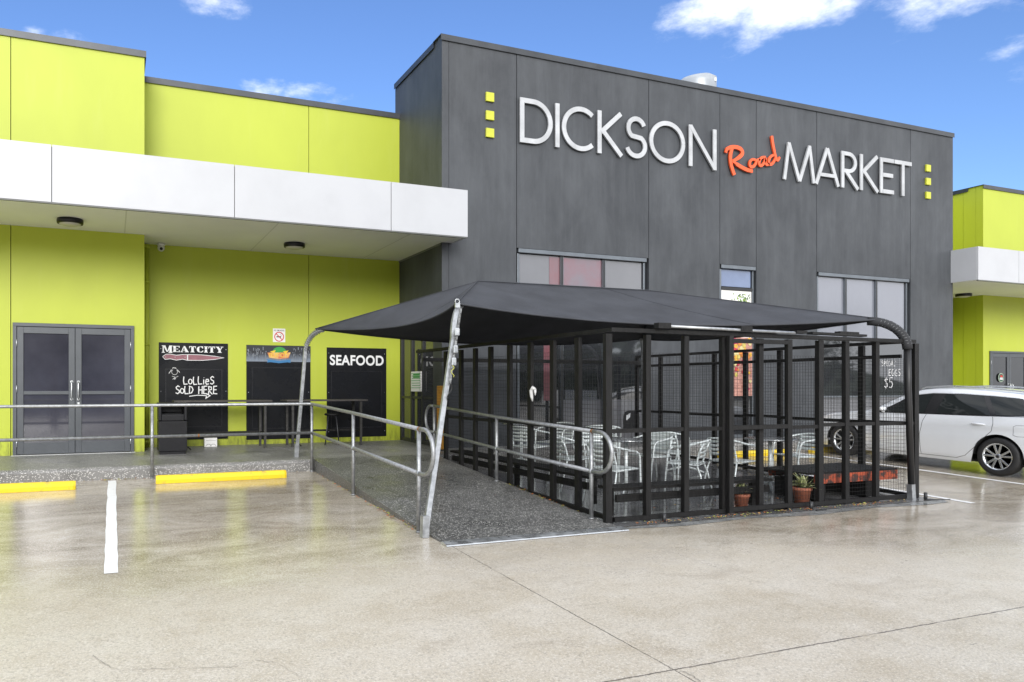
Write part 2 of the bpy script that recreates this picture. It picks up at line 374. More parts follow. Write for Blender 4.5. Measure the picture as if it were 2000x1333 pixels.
# 2-D thick strokes ---------------------------------------------------------
def stroke_poly(pts, w):
    """butt-capped, mitred ribbon polygon quads"""
    P = [Vector((p[0], p[1])) for p in pts]; n = len(P); Lf, Rt = [], []
    for i in range(n):
        if i == 0: d = (P[1]-P[0]).normalized(); nn = Vector((-d.y, d.x)); k = 1
        elif i == n-1: d = (P[-1]-P[-2]).normalized(); nn = Vector((-d.y, d.x)); k = 1
        else:
            d1 = (P[i]-P[i-1]).normalized(); d2 = (P[i+1]-P[i]).normalized()
            n1 = Vector((-d1.y, d1.x)); n2 = Vector((-d2.y, d2.x)); nn = (n1+n2)
            nn = nn.normalized() if nn.length > 1e-3 else n1
            k = 1 / max(nn.dot(n1), .35)
        ww = w[i] if isinstance(w, (list, tuple)) else w
        Lf.append(P[i] + nn * ww/2 * k); Rt.append(P[i] - nn * ww/2 * k)
    return Lf, Rt
def stroke3d(mb, pts, w, fn, d0, d1, mi=0):
    Lf, Rt = stroke_poly(pts, w); n = len(Lf); v = []
    for dd in (d0, d1):
        v += [fn(p.x, p.y, dd) for p in Lf] + [fn(p.x, p.y, dd) for p in Rt]
    f = []
    for i in range(n-1):
        f += [(i, i+1, n+i+1, n+i), (2*n+i+1, 2*n+i, 3*n+i, 3*n+i+1), (i+1, i, 2*n+i, 2*n+i+1), (n+i, n+i+1, 3*n+i+1, 3*n+i)]
    f += [(0, n, 3*n, 2*n), (2*n-1, n-1, 3*n-1, 4*n-1)]
    mb.add(v, f, mi)
def arc(cx, cy, rx, ry, a0, a1, n=24):
    return [(cx + rx*math.cos(R(a0+(a1-a0)*i/n)), cy + ry*math.sin(R(a0+(a1-a0)*i/n))) for i in range(n+1)]

# hand lettering glyphs (unit height) ---------------------------------------
HG = {
 'L': (.5, [[(.05,1),(.0,.45),(.08,.02),(.5,.05)]]), 'O': (.62, [arc(.3,.42,.28,.42,80,440,14)]), 'o': (.5, [arc(.24,.34,.22,.30,80,440,12)]),
 'I': (.2, [[(.1,.62),(.06,.0)], [(.12,.9),(.14,.86)]]), 'E': (.5, [[(.48,.95),(.08,.92),(.05,.05),(.5,.02)], [(.06,.5),(.42,.52)]]),
 'e': (.5, [[(.05,.38),(.42,.42),(.36,.68),(.12,.66),(.02,.34),(.14,.04),(.45,.1)]]),
 'S': (.52, [[(.48,.86),(.28,1),(.06,.82),(.14,.58),(.42,.42),(.46,.18),(.24,.0),(.0,.14)]]), 'D': (.55, [[(.06,.0),(.1,.98)], [(.0,.95),(.36,.84),(.52,.48),(.34,.1),(.04,.02)]]),
 'H': (.52, [[(.06,.95),(.04,.02)], [(.46,.98),(.44,.0)], [(.05,.5),(.45,.52)]]), 'R': (.55, [[(.08,.0),(.1,.95),(.4,.88),(.42,.6),(.1,.48),(.52,.0)]]),
 'P': (.5, [[(.06,.0),(.1,.95),(.42,.84),(.4,.56),(.1,.48)]]), 'C': (.5, [arc(.28,.46,.26,.46,50,310,12)]), 'A': (.55, [[(.0,.0),(.28,1),(.52,.0)], [(.1,.36),(.44,.36)]]),
 'G': (.55, [arc(.28,.46,.26,.46,55,330,12) + [(.5,.42),(.3,.42)]]), 'i': (.2, [[(.1,.62),(.08,.0)], [(.12,.86),(.14,.82)]]),
 '$': (.5, [[(.46,.8),(.26,.92),(.06,.76),(.42,.4),(.4,.18),(.2,.06),(.02,.2)], [(.25,1.08),(.22,-.1)]]), '5': (.5, [[(.46,1),(.1,.96),(.08,.58),(.34,.62),(.48,.34),(.3,.02),(.02,.1)]]),
 '"': (.2, [[(.04,1.05),(.03,.85)], [(.14,1.05),(.13,.85)]]), 'T': (.5, [[(.0,.95),(.5,.97)], [(.26,.95),(.24,.0)]]), ' ': (.3, []), '%': (.5, [arc(.12,.78,.1,.14,0,360,8), arc(.4,.2,.1,.14,0,360,8), [(.45,.95),(.05,.05)]])}
def hand(mb, text, x, z, h, fn, w, sp=.16):
    k = 0
    for i, ch in enumerate(text):
        wd, st = HG[ch]
        for s_ in st:
            stroke3d(mb, [(x + a*h, z + b*h + .03*h*math.sin(i*2.3)) for a, b in s_], w, fn, 0, .0025 + .0003*k); k = (k+1) % 7
        x += (wd + sp) * h
    return x
def font_mesh(text, size, bold=0.0, ext=.002, spacing=1.0, shear=0.0):
    cu = bpy.data.curves.new('t', 'FONT'); cu.body = text; cu.size = size; cu.offset = bold; cu.extrude = ext; cu.space_character = spacing; cu.shear = shear
    o = bpy.data.objects.new('t', cu); COL.objects.link(o)
    dg = bpy.context.evaluated_depsgraph_get(); me = bpy.data.meshes.new_from_object(o.evaluated_get(dg))
    bpy.data.objects.remove(o); bpy.data.curves.remove(cu); return me
def fit_text(name, text, mat_, parent, x0, x1, z0, z1, Y, bold=.0, axis='Y', ext=.0015, shear=0, spacing=1.0):
    """text fitted into a rectangle on the plane Y = const (axis Y) or X = const"""
    me = font_mesh(text, 1.0, bold, 0.0, spacing, shear)
    xs = [v.co.x for v in me.vertices]; ys = [v.co.y for v in me.vertices]
    sx = (x1-x0)/(max(xs)-min(xs)); sy = (z1-z0)/(max(ys)-min(ys)); mx, my = min(xs), min(ys)
    for v in me.vertices:
        a = x0 + (v.co.x-mx)*sx; b = z0 + (v.co.y-my)*sy
        v.co = (a, Y, b) if axis == 'Y' else (Y, a, b)
    me.name = name; me.materials.clear(); me.materials.append(mat_)
    o = bpy.data.objects.new(name, me); COL.objects.link(o)
    if parent: o.parent = parent
    return o

# ================================================================== GROUND
mb = MB()
ys = [-900, -60, -15, -5, 0, 3, 6, 9, 11.62, 40, 900]; xs = [-900, -60, -10, 0, 10, 25, 60, 900]
mb.grid([[(x, y, gz(y)) for x in xs] for y in ys], smooth=False)
struct('car_park_ground', mb, mGround)
FP = EYE - 1.19      # footpath level .61
YK = 11.60
# footpath with bull-nosed kerb, left part and right part; the strip between carries the ramp top
def path(x0, x1, name):
    m = MB(); prof = [(YK, gz(YK)-.1), (YK, FP-.055), (YK+.012, FP-.03), (YK+.035, FP-.010), (YK+.07, FP), (16.0, FP+.012), (16.0, FP-.4)]
    m.grid([[(x0, y, z) for y, z in prof], [(x1, y, z) for y, z in prof]], smooth=False)
    m.add([(x0, y, z) for y, z in prof], [tuple(range(7))]); m.add([(x1, y, z) for y, z in prof], [tuple(range(7))])
    return struct(name, m, mPath)
path(-14, 3.05, 'footpath'); path(5.2, 40, 'footpath_right'); 
m = MB(); m.box(3.05, 5.2, 11.6, 16, .2, FP+.008); struct('footpath_landing', m, mPath)
# ramp
m = MB(); r0, r1 = 6.56, 11.6
prof = [(r0, gz(r0)+.012), (7.4, gz(7.4)+.035), (r1, FP+.008)]
m.grid([[(3.05, y, z) for y, z in prof], [(5.2, y, z) for y, z in prof]], smooth=False)
m.add([(3.05, r0, gz(r0)-.1), (3.05, r1, gz(r1)-.1)] + [(3.05, y, z) for y, z in prof[::-1]], [(0,1,2,3,4)])
m.add([(5.2, r0, gz(r0)-.1), (5.2, r1, gz(r1)-.1)] + [(5.2, y, z) for y, z in prof[::-1]], [(0,1,2,3,4)])
m.add([(3.05, r0, gz(r0)-.1), (5.2, r0, gz(r0)-.1), (5.2, r0, prof[0][1]), (3.05, r0, prof[0][1])], [(0,1,2,3)])
struct('access_ramp', m, mRamp)
def rampz(y): 
    if y < 7.4: return prof[0][1] + (prof[1][1]-prof[0][1]) * (y-r0)/(7.4-r0)
    return prof[1][1] + (prof[2][1]-prof[1][1]) * (y-7.4)/(r1-7.4)
# aluminium lip
lip = thing('ramp_edge_strip', 'pale aluminium threshold strip screwed along the foot of the dark ramp', 'edge strip', (4.12, 6.53, gz(6.53)))
m = MB(); pr = [(-.09,.002),(-.08,.012),(-.02,.024),(.05,.026),(.055,.002)]
m.grid([[(-1.09, y, z) for y, z in pr], [(1.09, y, z) for y, z in pr]], smooth=False); m.add([(-1.09,y,z) for y,z in pr]+[(1.09,y,z) for y,z in pr], [(0,1,2,3,4),(5,6,7,8,9)])
m.build('strip', mAlu, lip)
for x in (-1.0,-.34,.34,1.0): q = MB(); q.lathe([(.009,0),(.009,.004),(.004,.006)], (x, .015, .0235), n=10); q.build('screw', mFrameD, lip)
# slab under the cage
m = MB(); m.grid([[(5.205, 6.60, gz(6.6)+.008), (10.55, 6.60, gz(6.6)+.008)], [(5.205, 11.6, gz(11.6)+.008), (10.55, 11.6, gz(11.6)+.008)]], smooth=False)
struct('cage_floor_slab', m, mSlab)
# apron strip of darker cement along the cage front
m = MB(); pts = [(5.2,6.53),(6.0,6.44),(7.0,6.52),(8.0,6.40),(9.2,6.50),(10.0,6.42),(10.5,6.45),(10.62,6.58),(10.5,6.63),(5.2,6.59)]
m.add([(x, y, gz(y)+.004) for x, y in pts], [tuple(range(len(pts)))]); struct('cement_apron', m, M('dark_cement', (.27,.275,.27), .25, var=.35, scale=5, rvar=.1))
# painted bay lines
def bay_line(x, y0, y1, nm='bay_line'):
    m = MB(); rows = []; n = 18
    for i in range(n+1):
        y = y0 + (y1-y0)*i/n; j = random.uniform(-.006,.006); rows.append([(x-.055+j, y, gz(y)+.004), (x+.055+j, y, gz(y)+.004)])
    m.grid(rows, smooth=False); return struct(nm, m, mWhiteLine)
bay_line(-.01, 6.55, 11.5); bay_line(-2.63, 6.55, 11.5); bay_line(10.77, 6.3, 11.5); bay_line(13.36, 4.3, 11.5); bay_line(15.97, 6.3, 11.5)
# cracks
def crack(pxs, w=.005):
    m = MB(); P = []
    for a, b in zip(pxs, pxs[1:]):
        for k in range(7):
            t = k/7; P.append((a[0]+(b[0]-a[0])*t + random.uniform(-3,3), a[1]+(b[1]-a[1])*t + random.uniform(-1.3,1.3)))
    Q = []
    for px, py in P:
        d = direction(px, py); z = EYE / (-d.z + GS*d.y); Q.append((d.x*z, d.y*z))
    Lf, Rt = stroke_poly(Q, [w*random.uniform(.3,1.2) for _ in Q])
    m.grid([[(a.x, a.y, gz(a.y)+.0042), (b.x, b.y, gz(b.y)+.0042)] for a, b in zip(Lf, Rt)], smooth=False)
    return struct('ground_crack', m, mCrack)
crack([(182,1282),(205,1298),(235,1312),(300,1308),(390,1306),(480,1303)], .0035); crack([(500,1290),(540,1296),(600,1330)], .003)
crack([(1335,1312),(1360,1325),(1380,1345)], .006); crack([(0,1265),(40,1258),(62,1250)], .002)

# ================================================================== WHEEL STOPS
def wheel_stop():
    root = thing('wheel_stop', '', 'wheel stop')
    m = MB(); L2, w, h = .95, .075, .115; q = [(-w,0),(w,0),(w,.055),(w*.45,h),(-w*.45,h),(-w,.055)]
    e = .03
    v = [(-L2, y, z) for y, z in q] + [(-L2+e*.1, y, z) for y, z in q]
    rows = [[(x, y*k, z*(1 if k == 1 else .96)) for y, z in q+[q[0]]] for x, k in ((-L2,.8),(-L2+e,1),(0,1),(L2-e,1),(L2,.8))]
    m.grid(rows, smooth=False); m.add([(-L2, y*.8, z*.96) for y, z in q], [tuple(range(6))]); m.add([(L2, y*.8, z*.96) for y, z in q], [tuple(range(6))])
    m.build('stop_body', mYellow, root, bevel=.008)
    for x in (-.6, .6): b = MB(); b.lathe([(.016,.112),(.016,.1185),(.008,.12)], (x,0,0), n=10); b.build('bolt', mFrameD, root)
    return root
ws = wheel_stop()
for i, (x, y, lab) in enumerate(((1.53,11.08,'yellow wheel stop on wet concrete in front of the bin and chalkboards'), (-1.42,10.92,'yellow wheel stop cut by left edge, in front of the double door'),
        (12.0,11.05,'yellow wheel stop in empty bay seen through the cage mesh'), (14.66,11.15,'yellow wheel stop at the front tyre of the silver wagon'))):
    o = ws if i == 0 else copy_tree(ws); o.location = (x, y, gz(y)); o.rotation_euler = (0, 0, R(-.6 if i == 1 else .3)); tag(o, lab, 'wheel stop', 'yellow concrete wheel stops')

# ================================================================== BUILDINGS
YD, YR, YF, YB = 14.0, 14.9, 12.0, 12.66
XR = 5.86                 # return wall of the dark block
XD = .537                 # right edge of door wall
XE = 20.8                 # right end of dark block
ZS = EYE + 2.75           # soffit / window head
def panel(mb, x0, x1, z0, z1, Y, t=.12, gap=.006): mb.box(x0+gap, x1-gap, Y, Y+t, z0, z1)
def cap(mb, x0, x1, y0, y1, z, along='X', mi=0):
    if along == 'X': mb.box(x0, x1, y0-.03, y1, z, z+.015, mi); mb.box(x0, x1, y0-.03, y0-.024, z-.10, z, mi)
    else: mb.box(x0-.03, x1, y0, y1, z, z+.015, mi); mb.box(x0-.03, x0-.024, y0, y1, z-.10, z, mi)
# ---- left lime building
lg = thing('shop_building', 'lime green rendered shop block with white canopy, left of the charcoal block', 'building', (0, YD, FP))
def W(o):                       # world-coordinate child of a thing standing off the origin
    o.matrix_parent_inverse = Matrix.Identity(4)
    p = o.parent
    while p.parent: p = p.parent
    o.location = Vector(o.location) - p.location if o.parent == p else o.location; return o
def part(mb, name, m, root, **k): 
    o = mb.build(name, m, root, **k)
    if o.parent.parent is None: o.location = -Vector(o.parent.location)
    return o
zt1, zt2 = EYE+6.06, EYE+5.965
xj = XatY(21, YD)
dx0, dx1 = XatY(25, YD), XatY(262, YD); dz0, dz1 = FP+.012, EYE+1.09
m = MB(); panel(m, -14, xj, FP-.3, zt1, YD-.004); part(m, 'wall_panel', mGreen, lg)
m = MB(); m.box(xj+.006, dx0, YD, YD+.2, FP-.3, dz1); m.box(dx1, XD, YD, YD+.2, FP-.3, dz1); m.box(xj+.006, XD, YD, YD+.2, dz1, zt1); m.box(XD-.15, XD, YD+.2, YR+.2, FP-.3, zt1)
part(m, 'wall_panel', mGreen, lg)
xj2 = XatY(603, YR)
m = MB(); panel(m, XD-.1, xj2, FP-.3, zt2, YR); part(m, 'wall_panel', mGreen, lg)
m = MB(); panel(m, xj2, XR+.02, FP-.3, zt2, YR); part(m, 'wall_panel', mGreen, lg)
m = MB(); m.box(-14, XR, YR+.21, YR+.3, FP-.3, zt2-.06); m.box(-14, XD-.2, YD+.21, YD+.25, FP-.3, zt1-.06); m.box(-14, XR, YR+.3, YR+14, FP, zt2-.3); part(m, 'backing_wall', mGap, lg)
m = MB(); cap(m, -14, XD+.02, YD, YR+.3, zt1); m.box(XD+.02, XD+.03, YD-.03, YR+.3, zt1-.10, zt1+.015); part(m, 'parapet_cap', mCap, lg)
m = MB(); cap(m, XD+.03, XR, YR, YR+.4, zt2); part(m, 'parapet_cap', mCap, lg)
# canopy
def canopy(root, x0, x1, joints, open_left):
    zb, zt = ZS-.0, EYE+3.60
    xs = [x0] + joints + [x1]; 
    can = MB(); can.box(x0+.05, x1-.05, YF+.09, YR+.1, zt-.06, zt-.03)
    can = part(can, 'canopy', mCap, root)
    def sub(mb, n, mt): return mb.build(n, mt, can)
    for a, b in zip(xs, xs[1:]):
        m = MB(); m.box(a+.006, b-.006, YF, YF+.03, zb-.005, zt); sub(m, 'fascia_panel', mWhiteP)
    m = MB(); m.box(x0+.02, x1-.02, YF+.032, YF+.05, zb+.01, zt-.02); m.box(x0+.02, x1-.02, YF+.004, YF+.05, zb-.028, zb-.007); sub(m, 'fascia_trim', M('fascia_trim', (.12,.125,.12), .5))
    m = MB()
    if open_left: m.box(x0-.002, x0+.028, YF+.032, YB-.003, zb-.005, zt)
    else: m.box(x1-.028, x1+.002, YF+.032, YB-.003, zb-.005, zt)
    sub(m, 'fascia_panel', mWhiteP)
    return can, sub
xf = [XatY(p, YF) for p in (101, 458, 764)]
canL, sub = canopy(lg, -14, XatY(914, YF), xf, False)
m = MB(); m.box(-14, XatY(914, YF)-.03, YF+.052, YD, ZS, ZS+.03); m.box(XD, XR-.005, YD, YR, ZS, ZS+.03); sub(m, 'soffit', mSoffit)
for x in (-2.2, 0.2, 2.6, 5.0): m = MB(); m.box(x-.010, x+.010, YF+.06, (YD if x < XD else YR)-.01, ZS-.004, ZS-.001); sub(m, 'soffit_joint', M('soffit_joint', (.68,.68,.68), .6))
# light trim of soffit end against dark wall
m = MB(); m.box(XR-.02, XR-.004, YB+.05, YR-.01, ZS-.035, ZS-.003); sub(m, 'soffit_trim', M('soffit_trim', (.16,.17,.16), .5))

# ---- double door
def double_door(root, x0, x1, z0, z1, Y, glass, handles=True, mid=.47, bottom=.12):
    fr = MB(); t = .06
    fr.box(x0, x0+t, Y-.03, Y+.08, z0, z1-t); fr.box(x1-t, x1, Y-.03, Y+.08, z0, z1-t); fr.box(x0, x1, Y-.032, Y+.08, z1-t, z1)
    D = part(fr, 'door_frame', mFrame, root, bevel=.004)
    sill = MB(); sill.box(x0-.02, x1+.02, Y-.11, Y+.05, z0-.035, z0-.002); sill.build('sill', mWhite, D, bevel=.004)
    w = (x1-x0-2*t)/2
    for k in range(2):
        a = x0+t+.004+k*w; b = a+w-.008
        lf = MB(); s = .10; zm = z0+(z1-z0)*mid; Yf = Y-.012
        lf.box(a, a+s, Yf, Yf+.045, z0+.01, z1-t-.006); lf.box(b-s, b, Yf, Yf+.045, z0+.01, z1-t-.006)
        lf.box(a+s, b-s, Yf+.002, Yf+.043, z0+.01, z0+.01+bottom+.08); lf.box(a+s, b-s, Yf+.002, Yf+.043, z1-t-.006-.11, z1-t-.006); lf.box(a+s, b-s, Yf+.002, Yf+.043, zm-.03, zm+.03)
        d = part(lf, 'door', mFrame, root, bevel=.003)
        g = MB(); g.box(a+s-.01, b-s+.01, Yf+.022, Yf+.03, z0+.05, z1-t-.05); g.build('door_glass', glass, d)
        hx = (b-.05) if k == 0 else (a+.05)
        if handles:
            h = MB(); zc = zm + .02; h.tube([(hx, Yf, zc+.17), (hx, Yf-.05, zc+.17), (hx, Yf-.07, zc+.14), (hx, Yf-.07, zc-.10), (hx, Yf-.05, zc-.13), (hx, Yf, zc-.13)], .012, 8); h.lathe([(.024,0),(.024,-.008)], (hx, Yf, zc+.17), 'Y', 12); h.lathe([(.024,0),(.024,-.008)], (hx, Yf, zc-.13), 'Y', 12)
            h.build('handle', mAlu, d)
        hg = MB(); ex = a-.004 if k == 0 else b+.004
        for zz in (z0+.2, z0+(z1-z0)*.5, z1-.35): hg.tube([(ex, Yf-.012, zz-.06), (ex, Yf-.012, zz+.06)], .009, 8)
        hg.build('hinge', mAlu, d)
        if k == 1 and handles: q = MB(); q.box(hx-.016, hx+.016, Yf-.006, Yf, zc-.27, zc-.19); q.build('lock', mAlu, d)
double_door(lg, dx0, dx1, dz0, dz1, YD, mDoorGlass)

# ---- charcoal block
dk = thing('market_building', 'tall charcoal rendered market block carrying the big silver lettering', 'building', (13, YB, FP))
ZT = EYE+6.71
jx = [XatY(p, YB) for p in (863, 1009, 1267, 1406, 1477, 1595, 1778)] + [XE]
W1 = (XatY(1013, YB), XatY(1263, YB)); W2 = (XatY(1409, YB), XatY(1476, YB)); W3 = (XatY(1599, YB), XatY(1776, YB))
win = {1: W1, 3: W2, 5: W3}
for i, (a, b) in enumerate(zip(jx, jx[1:])):
    m = MB()
    if i in win:
        m.box(a+.007, b-.007, YB, YB+.18, ZS+.012, ZT)
    else:
        lo = a+.007 if i else a+.15; m.box(lo, b-.007 if i < 6 else b, YB, YB+.18, FP-.4, ZT)
    part(m, 'wall_panel', mDark, dk)
m = MB(); m.box(jx[0], jx[0]+.143, YB, YB+.18, FP-.4, ZT); part(m, 'corner_panel', mDark, dk)
# return wall (left side) with glazed entry below
m = MB(); zg = EYE+1.25
m.box(XR, XR+.15, YB+.18, YR+.25, zg, ZT); m.box(XR, XR+.15, YB+.18, YB+.42, FP-.4, zg)
m.box(XR+.151, XE-.2, YR+.10, YR+.25, zt2-.5, ZT)
part(m, 'side_wall', mDark, dk)
m = MB(); m.box(XE-.18, XE, YB+.18, YB+14, FP-.3, ZT); part(m, 'side_wall', mDark, dk)
m = MB()
for a, b, z0_, z1_ in ((jx[0]+.2, jx[1], FP-.3, ZT-.1), (jx[1], jx[2], ZS+.05, ZT-.1), (jx[2], jx[3], FP-.3, ZT-.1), (jx[3], jx[4], ZS+.05, ZT-.1), (jx[4], jx[5], FP-.3, ZT-.1), (jx[5], jx[6], ZS+.05, ZT-.1), (jx[6], XE-.19, FP-.3, ZT-.1)):
    m.box(a, b, YB+.181, YB+.25, z0_, z1_)
m.box(XR+.31, XE-.2, YB+.9, YR+.09, FP-.3, ZT-.6); m.box(XR+.31, XE-.2, YR+.26, YB+13, FP-.3, ZT-1.2)
part(m, 'backing_wall', mGap, dk)
m = MB(); cap(m, jx[0]-.03, XE+.02, YB, YB+.35, ZT); cap(m, XR, XR+.3, YB+.35, YR+.25, ZT, 'Y'); m.box(XE-.2, XE+.02, YB+.35, YB+14, ZT, ZT+.015)
part(m, 'parapet_cap', mCap, dk)
# windows
def window(x0, x1, mull, transoms, name='window'):
    fr = MB(); f = .05; Yw = YB+.05
    fr.box(x0, x1, YB-.004, YB+.12, ZS-.075, ZS+.005)
    fr.box(x0, x0+f, Yw, Yw+.1, FP, ZS-.085); fr.box(x1-f, x1, Yw, Yw+.1, FP, ZS-.085)
    fr.box(x0+f, x1-f, Yw+.002, Yw+.098, FP, FP+.08)
    w = part(fr, 'window', mFrameL, dk, bevel=.004)
    for mx in mull:
        q = MB(); q.box(mx-.025, mx+.025, Yw-.01, Yw+.09, FP+.08, ZS-.085); q.build('mullion', mFrameD, w)
        q = MB(); q.box(mx-.032, mx-.0255, Yw-.012, Yw+.05, FP+.08, ZS-.085); q.box(mx+.0255, mx+.034, Yw-.012, Yw+.05, FP+.08, ZS-.085); q.build('mullion_trim', mFrameL, w)
    edges = [x0+f] + mull + [x1-f]
    for tz in transoms:
        for a, b in zip(edges, edges[1:]): q = MB(); q.box(a+(.035 if a in mull else 0), b-(.035 if b in mull else 0), Yw-.006, Yw+.08, tz-.022, tz+.022); q.build('transom', mFrameL, w)
    return w, Yw, edges
def pane(w, a, b, z0, z1, Yw, m, nm='pane'): q = MB(); q.box(a+.02, b-.02, Yw+.035, Yw+.045, z0, z1); return q.build(nm, m, w)
ZTR = EYE+1.15
m1 = [XatY(1100, YB), XatY(1182, YB)]
w, Yw, E = window(*W1, m1, [ZTR])
for a, b in zip(E, E[1:]): pane(w, a, b, ZTR+.02, ZS-.085, Yw, mFilm); pane(w, a, b, FP+.08, ZTR-.02, Yw, mGlass)
q = MB(); q.box(XatY(1077, YB), E[1]-.035, Yw+.028, Yw+.034, ZTR+.03, ZS-.10); q.build('red_film', mFilmRed, w)
q = MB(); q.box(E[1]+.04, E[2]-.04, Yw+.028, Yw+.034, ZTR+.03, ZS-.10); q.build('red_film', mFilmRed2, w)
q = MB(); q.box(XatY(1066, YB), XatY(1085, YB), Yw+.028, Yw+.034, FP+.9, ZTR-.03); q.build('red_film', mFilmRed, w)
# pale lower film with the dark rounded decal and leaf
q = MB(); q.box(E[1]+.04, E[3]-.02, Yw+.028, Yw+.033, FP+.1, EYE-.28); q.build('lower_film', mFilm, w)
q = MB(); rr = []
x0_, x1_, z0_, z1_ = XatY(1222, YB), E[3]-.08, FP+.2, EYE-.52
q.prism([(x0_, z0_), (x1_, z0_), (x1_, z1_-.12), (x1_-.04, z1_-.03), (x1_-.12, z1_), (x0_+.12, z1_), (x0_+.04, z1_-.03), (x0_, z1_-.12)], lambda a, b, d: (a, Yw+.026-d, b), 0, .003)
q.build('dark_decal', mPlast, w)
q = MB(); q.prism([(x0_+.07, z1_-.2), (x0_+.08, z1_-.10), (x0_+.18, z1_-.05), (x0_+.17, z1_-.14), (x0_+.1, z1_-.2)], lambda a, b, d: (a, Yw+.021-d, b), 0, .003); q.build('leaf_emblem', mLettW, w)
# narrow window with posters
w, Yw, E = window(*W2, [], [])
pane(w, E[0], E[1], EYE+2.28, ZS-.085, Yw, mFilmBlue); pane(w, E[0], E[1], FP+.08, EYE+2.2, Yw, mGlass)
q = MB(); q.box(E[0], E[1], Yw-.01, Yw+.06, EYE+2.2, EYE+2.26); q.build('transom', mFrameD, w)
a0, a1 = E[0]+.02, E[1]-.01
q = MB(); q.box(a0, a1, Yw+.02, Yw+.03, EYE+.95, EYE+2.19); q.build('poster', mSignWhite, w)
lf = MB(); random.seed(3)
for k in range(420):
    x = random.gauss(a0+.72*(a1-a0), .13); z = random.gauss(EYE+1.72, .22)
    if not (a0+.04 < x < a1-.03 and EYE+.97 < z < EYE+2.12): continue
    an = random.uniform(0, 6.28); l_ = random.uniform(.02,.045); dx_, dz_ = math.cos(an)*l_, math.sin(an)*l_
    yy = Yw+.018-random.uniform(0,.006); lf.add([(x-dx_, yy, z-dz_), (x+dz_*.4, yy, z-dx_*.4), (x+dx_, yy, z+dz_), (x-dz_*.4, yy, z+dx_*.4)], [(0,1,2,3)], random.randrange(3))
lf.build('printed_leaves', [M('print_leaf_a', (.12,.24,.04), .5), M('print_leaf_b', (.28,.38,.08), .5), M('print_leaf_c', (.04,.10,.02), .5)], w)
q = MB(); zf0, zf1 = EYE-.22, EYE+1.12; q.box(XatY(1430, YB), a1, Yw-.004, Yw+.01, zf0, zf1); post = q.build('fruit_poster', M('poster_pink', (.55,.28,.22), .4, dark=(.35,.16,.13), scale=7), w)
fr = MB(); random.seed(11); cols = [(.75,.42,.05),(.62,.50,.12),(.60,.05,.07),(.70,.25,.05),(.72,.62,.30),(.45,.03,.10)]
xa, xb = XatY(1430, YB)+.05, a1-.05
for k in range(46):
    x = random.uniform(xa, xb); z = random.uniform(zf0+.72, zf1-.05) if k < 34 else random.uniform(zf0+.05, zf1-.7)
    r_ = random.uniform(.05,.085) if k < 34 else random.uniform(.03,.05); x = min(max(x, xa+r_-.04), xb-r_+.04); z = min(z, zf1-r_)
    fr.lathe([(r_, -.005-k*.0004), (r_*.9, -.0055-k*.0004)], (x, Yw, z), 'Y', 14, k % 6)
fr.build('printed_fruit', [M('print_fruit_%s' % 'abcdef'[i], c, .4, var=.35, scale=20) for i, c in enumerate(cols)], w)
q = MB(); q.box(XatY(1428, YB), a1+.004, Yw-.04, Yw-.03, EYE+.56, EYE+.585); q.build('poster_frame', mFrameD, w)
# right triple window
m3 = [XatY(1655, YB), XatY(1715, YB)]
w, Yw, E = window(*W3, m3, [ZTR, EYE-.25])
for a, b in zip(E, E[1:]): pane(w, a, b, ZTR+.02, ZS-.085, Yw, mSkyGlass); pane(w, a, b, EYE-.23, ZTR-.02, Yw, mGlass); pane(w, a, b, FP+.08, EYE-.27, Yw, mFilm)
tx = MB(); fnw = lambda a, b, d: (a, Yw+.033-d, b)
xs_ = XatY(1727, YB)
hand(tx, '"SPECIAL"', xs_-.02, EYE+.52, .13, fnw, .012, .10); hand(tx, 'EGGS', xs_+.28, EYE+.27, .17, fnw, .014); hand(tx, '$5', xs_+.12, EYE-.05, .27, fnw, .017); hand(tx, 'TRAY', xs_+.45, EYE-.04, .08, fnw, .012) if False else None
tx.build('hand_lettering', mChalk, w, fix=False)
# glazed entry on the side return
Yg0, Yg1 = YB+.42, YR
fr = MB()
ng = 3
for k in range(ng+1):
    y = Yg0 + (Yg1-Yg0-.06)*k/ng; fr.box(XR+.02, XR+.12, y, y+.06, FP, zg)
fr.box(XR+.02, XR+.12, Yg0, Yg1, zg-.06, zg-.001); 
ent = part(fr, 'entry_glazing', mFrameD, dk)
for k in range(ng):
    y0_ = Yg0 + (Yg1-Yg0-.06)*k/ng + .06; y1_ = Yg0 + (Yg1-Yg0-.06)*(k+1)/ng
    q = MB(); q.box(XR+.06, XR+.07, y0_, y1_, FP+.08, zg-.06); q.build('pane', mGlass, ent)
    q = MB(); q.box(XR+.03, XR+.11, y0_, y1_, FP+.93, FP+.98); q.box(XR+.03, XR+.11, y0_, y1_, FP, FP+.08); q.build('transom', mFrameD, ent)
hs = MB(); yh0, yh1 = YatX(803, XR), YatX(822, XR); zz0, zz1 = onY(811, 765, (yh0+yh1)/2).z, onY(811, 726, (yh0+yh1)/2).z
hs.box(XR-.004, XR+.018, min(yh0,yh1), max(yh0,yh1), zz0, zz1)
ns = localise(hs.build('hours_notice', mSignWhite)); tag(ns, 'white opening hours notice on the entry glass beside the green wall', 'notice')
lines = MB(); ya, yb = min(yh0,yh1)+.02, max(yh0,yh1)-.02
for k in range(7):
    z_ = zz1-.05-k*(zz1-zz0-.07)/7; lines.box(XR-.007, XR-.0045, ya, yb-.02*(k % 3), z_, z_+.012)
    if k < 2: lines.box(XR-.007, XR-.0045, ya+.02, yb-.1, z_-.03, z_-.004)
lo = lines.build('printed_lines', mGreenInk, ns); lo.location = -ns.location

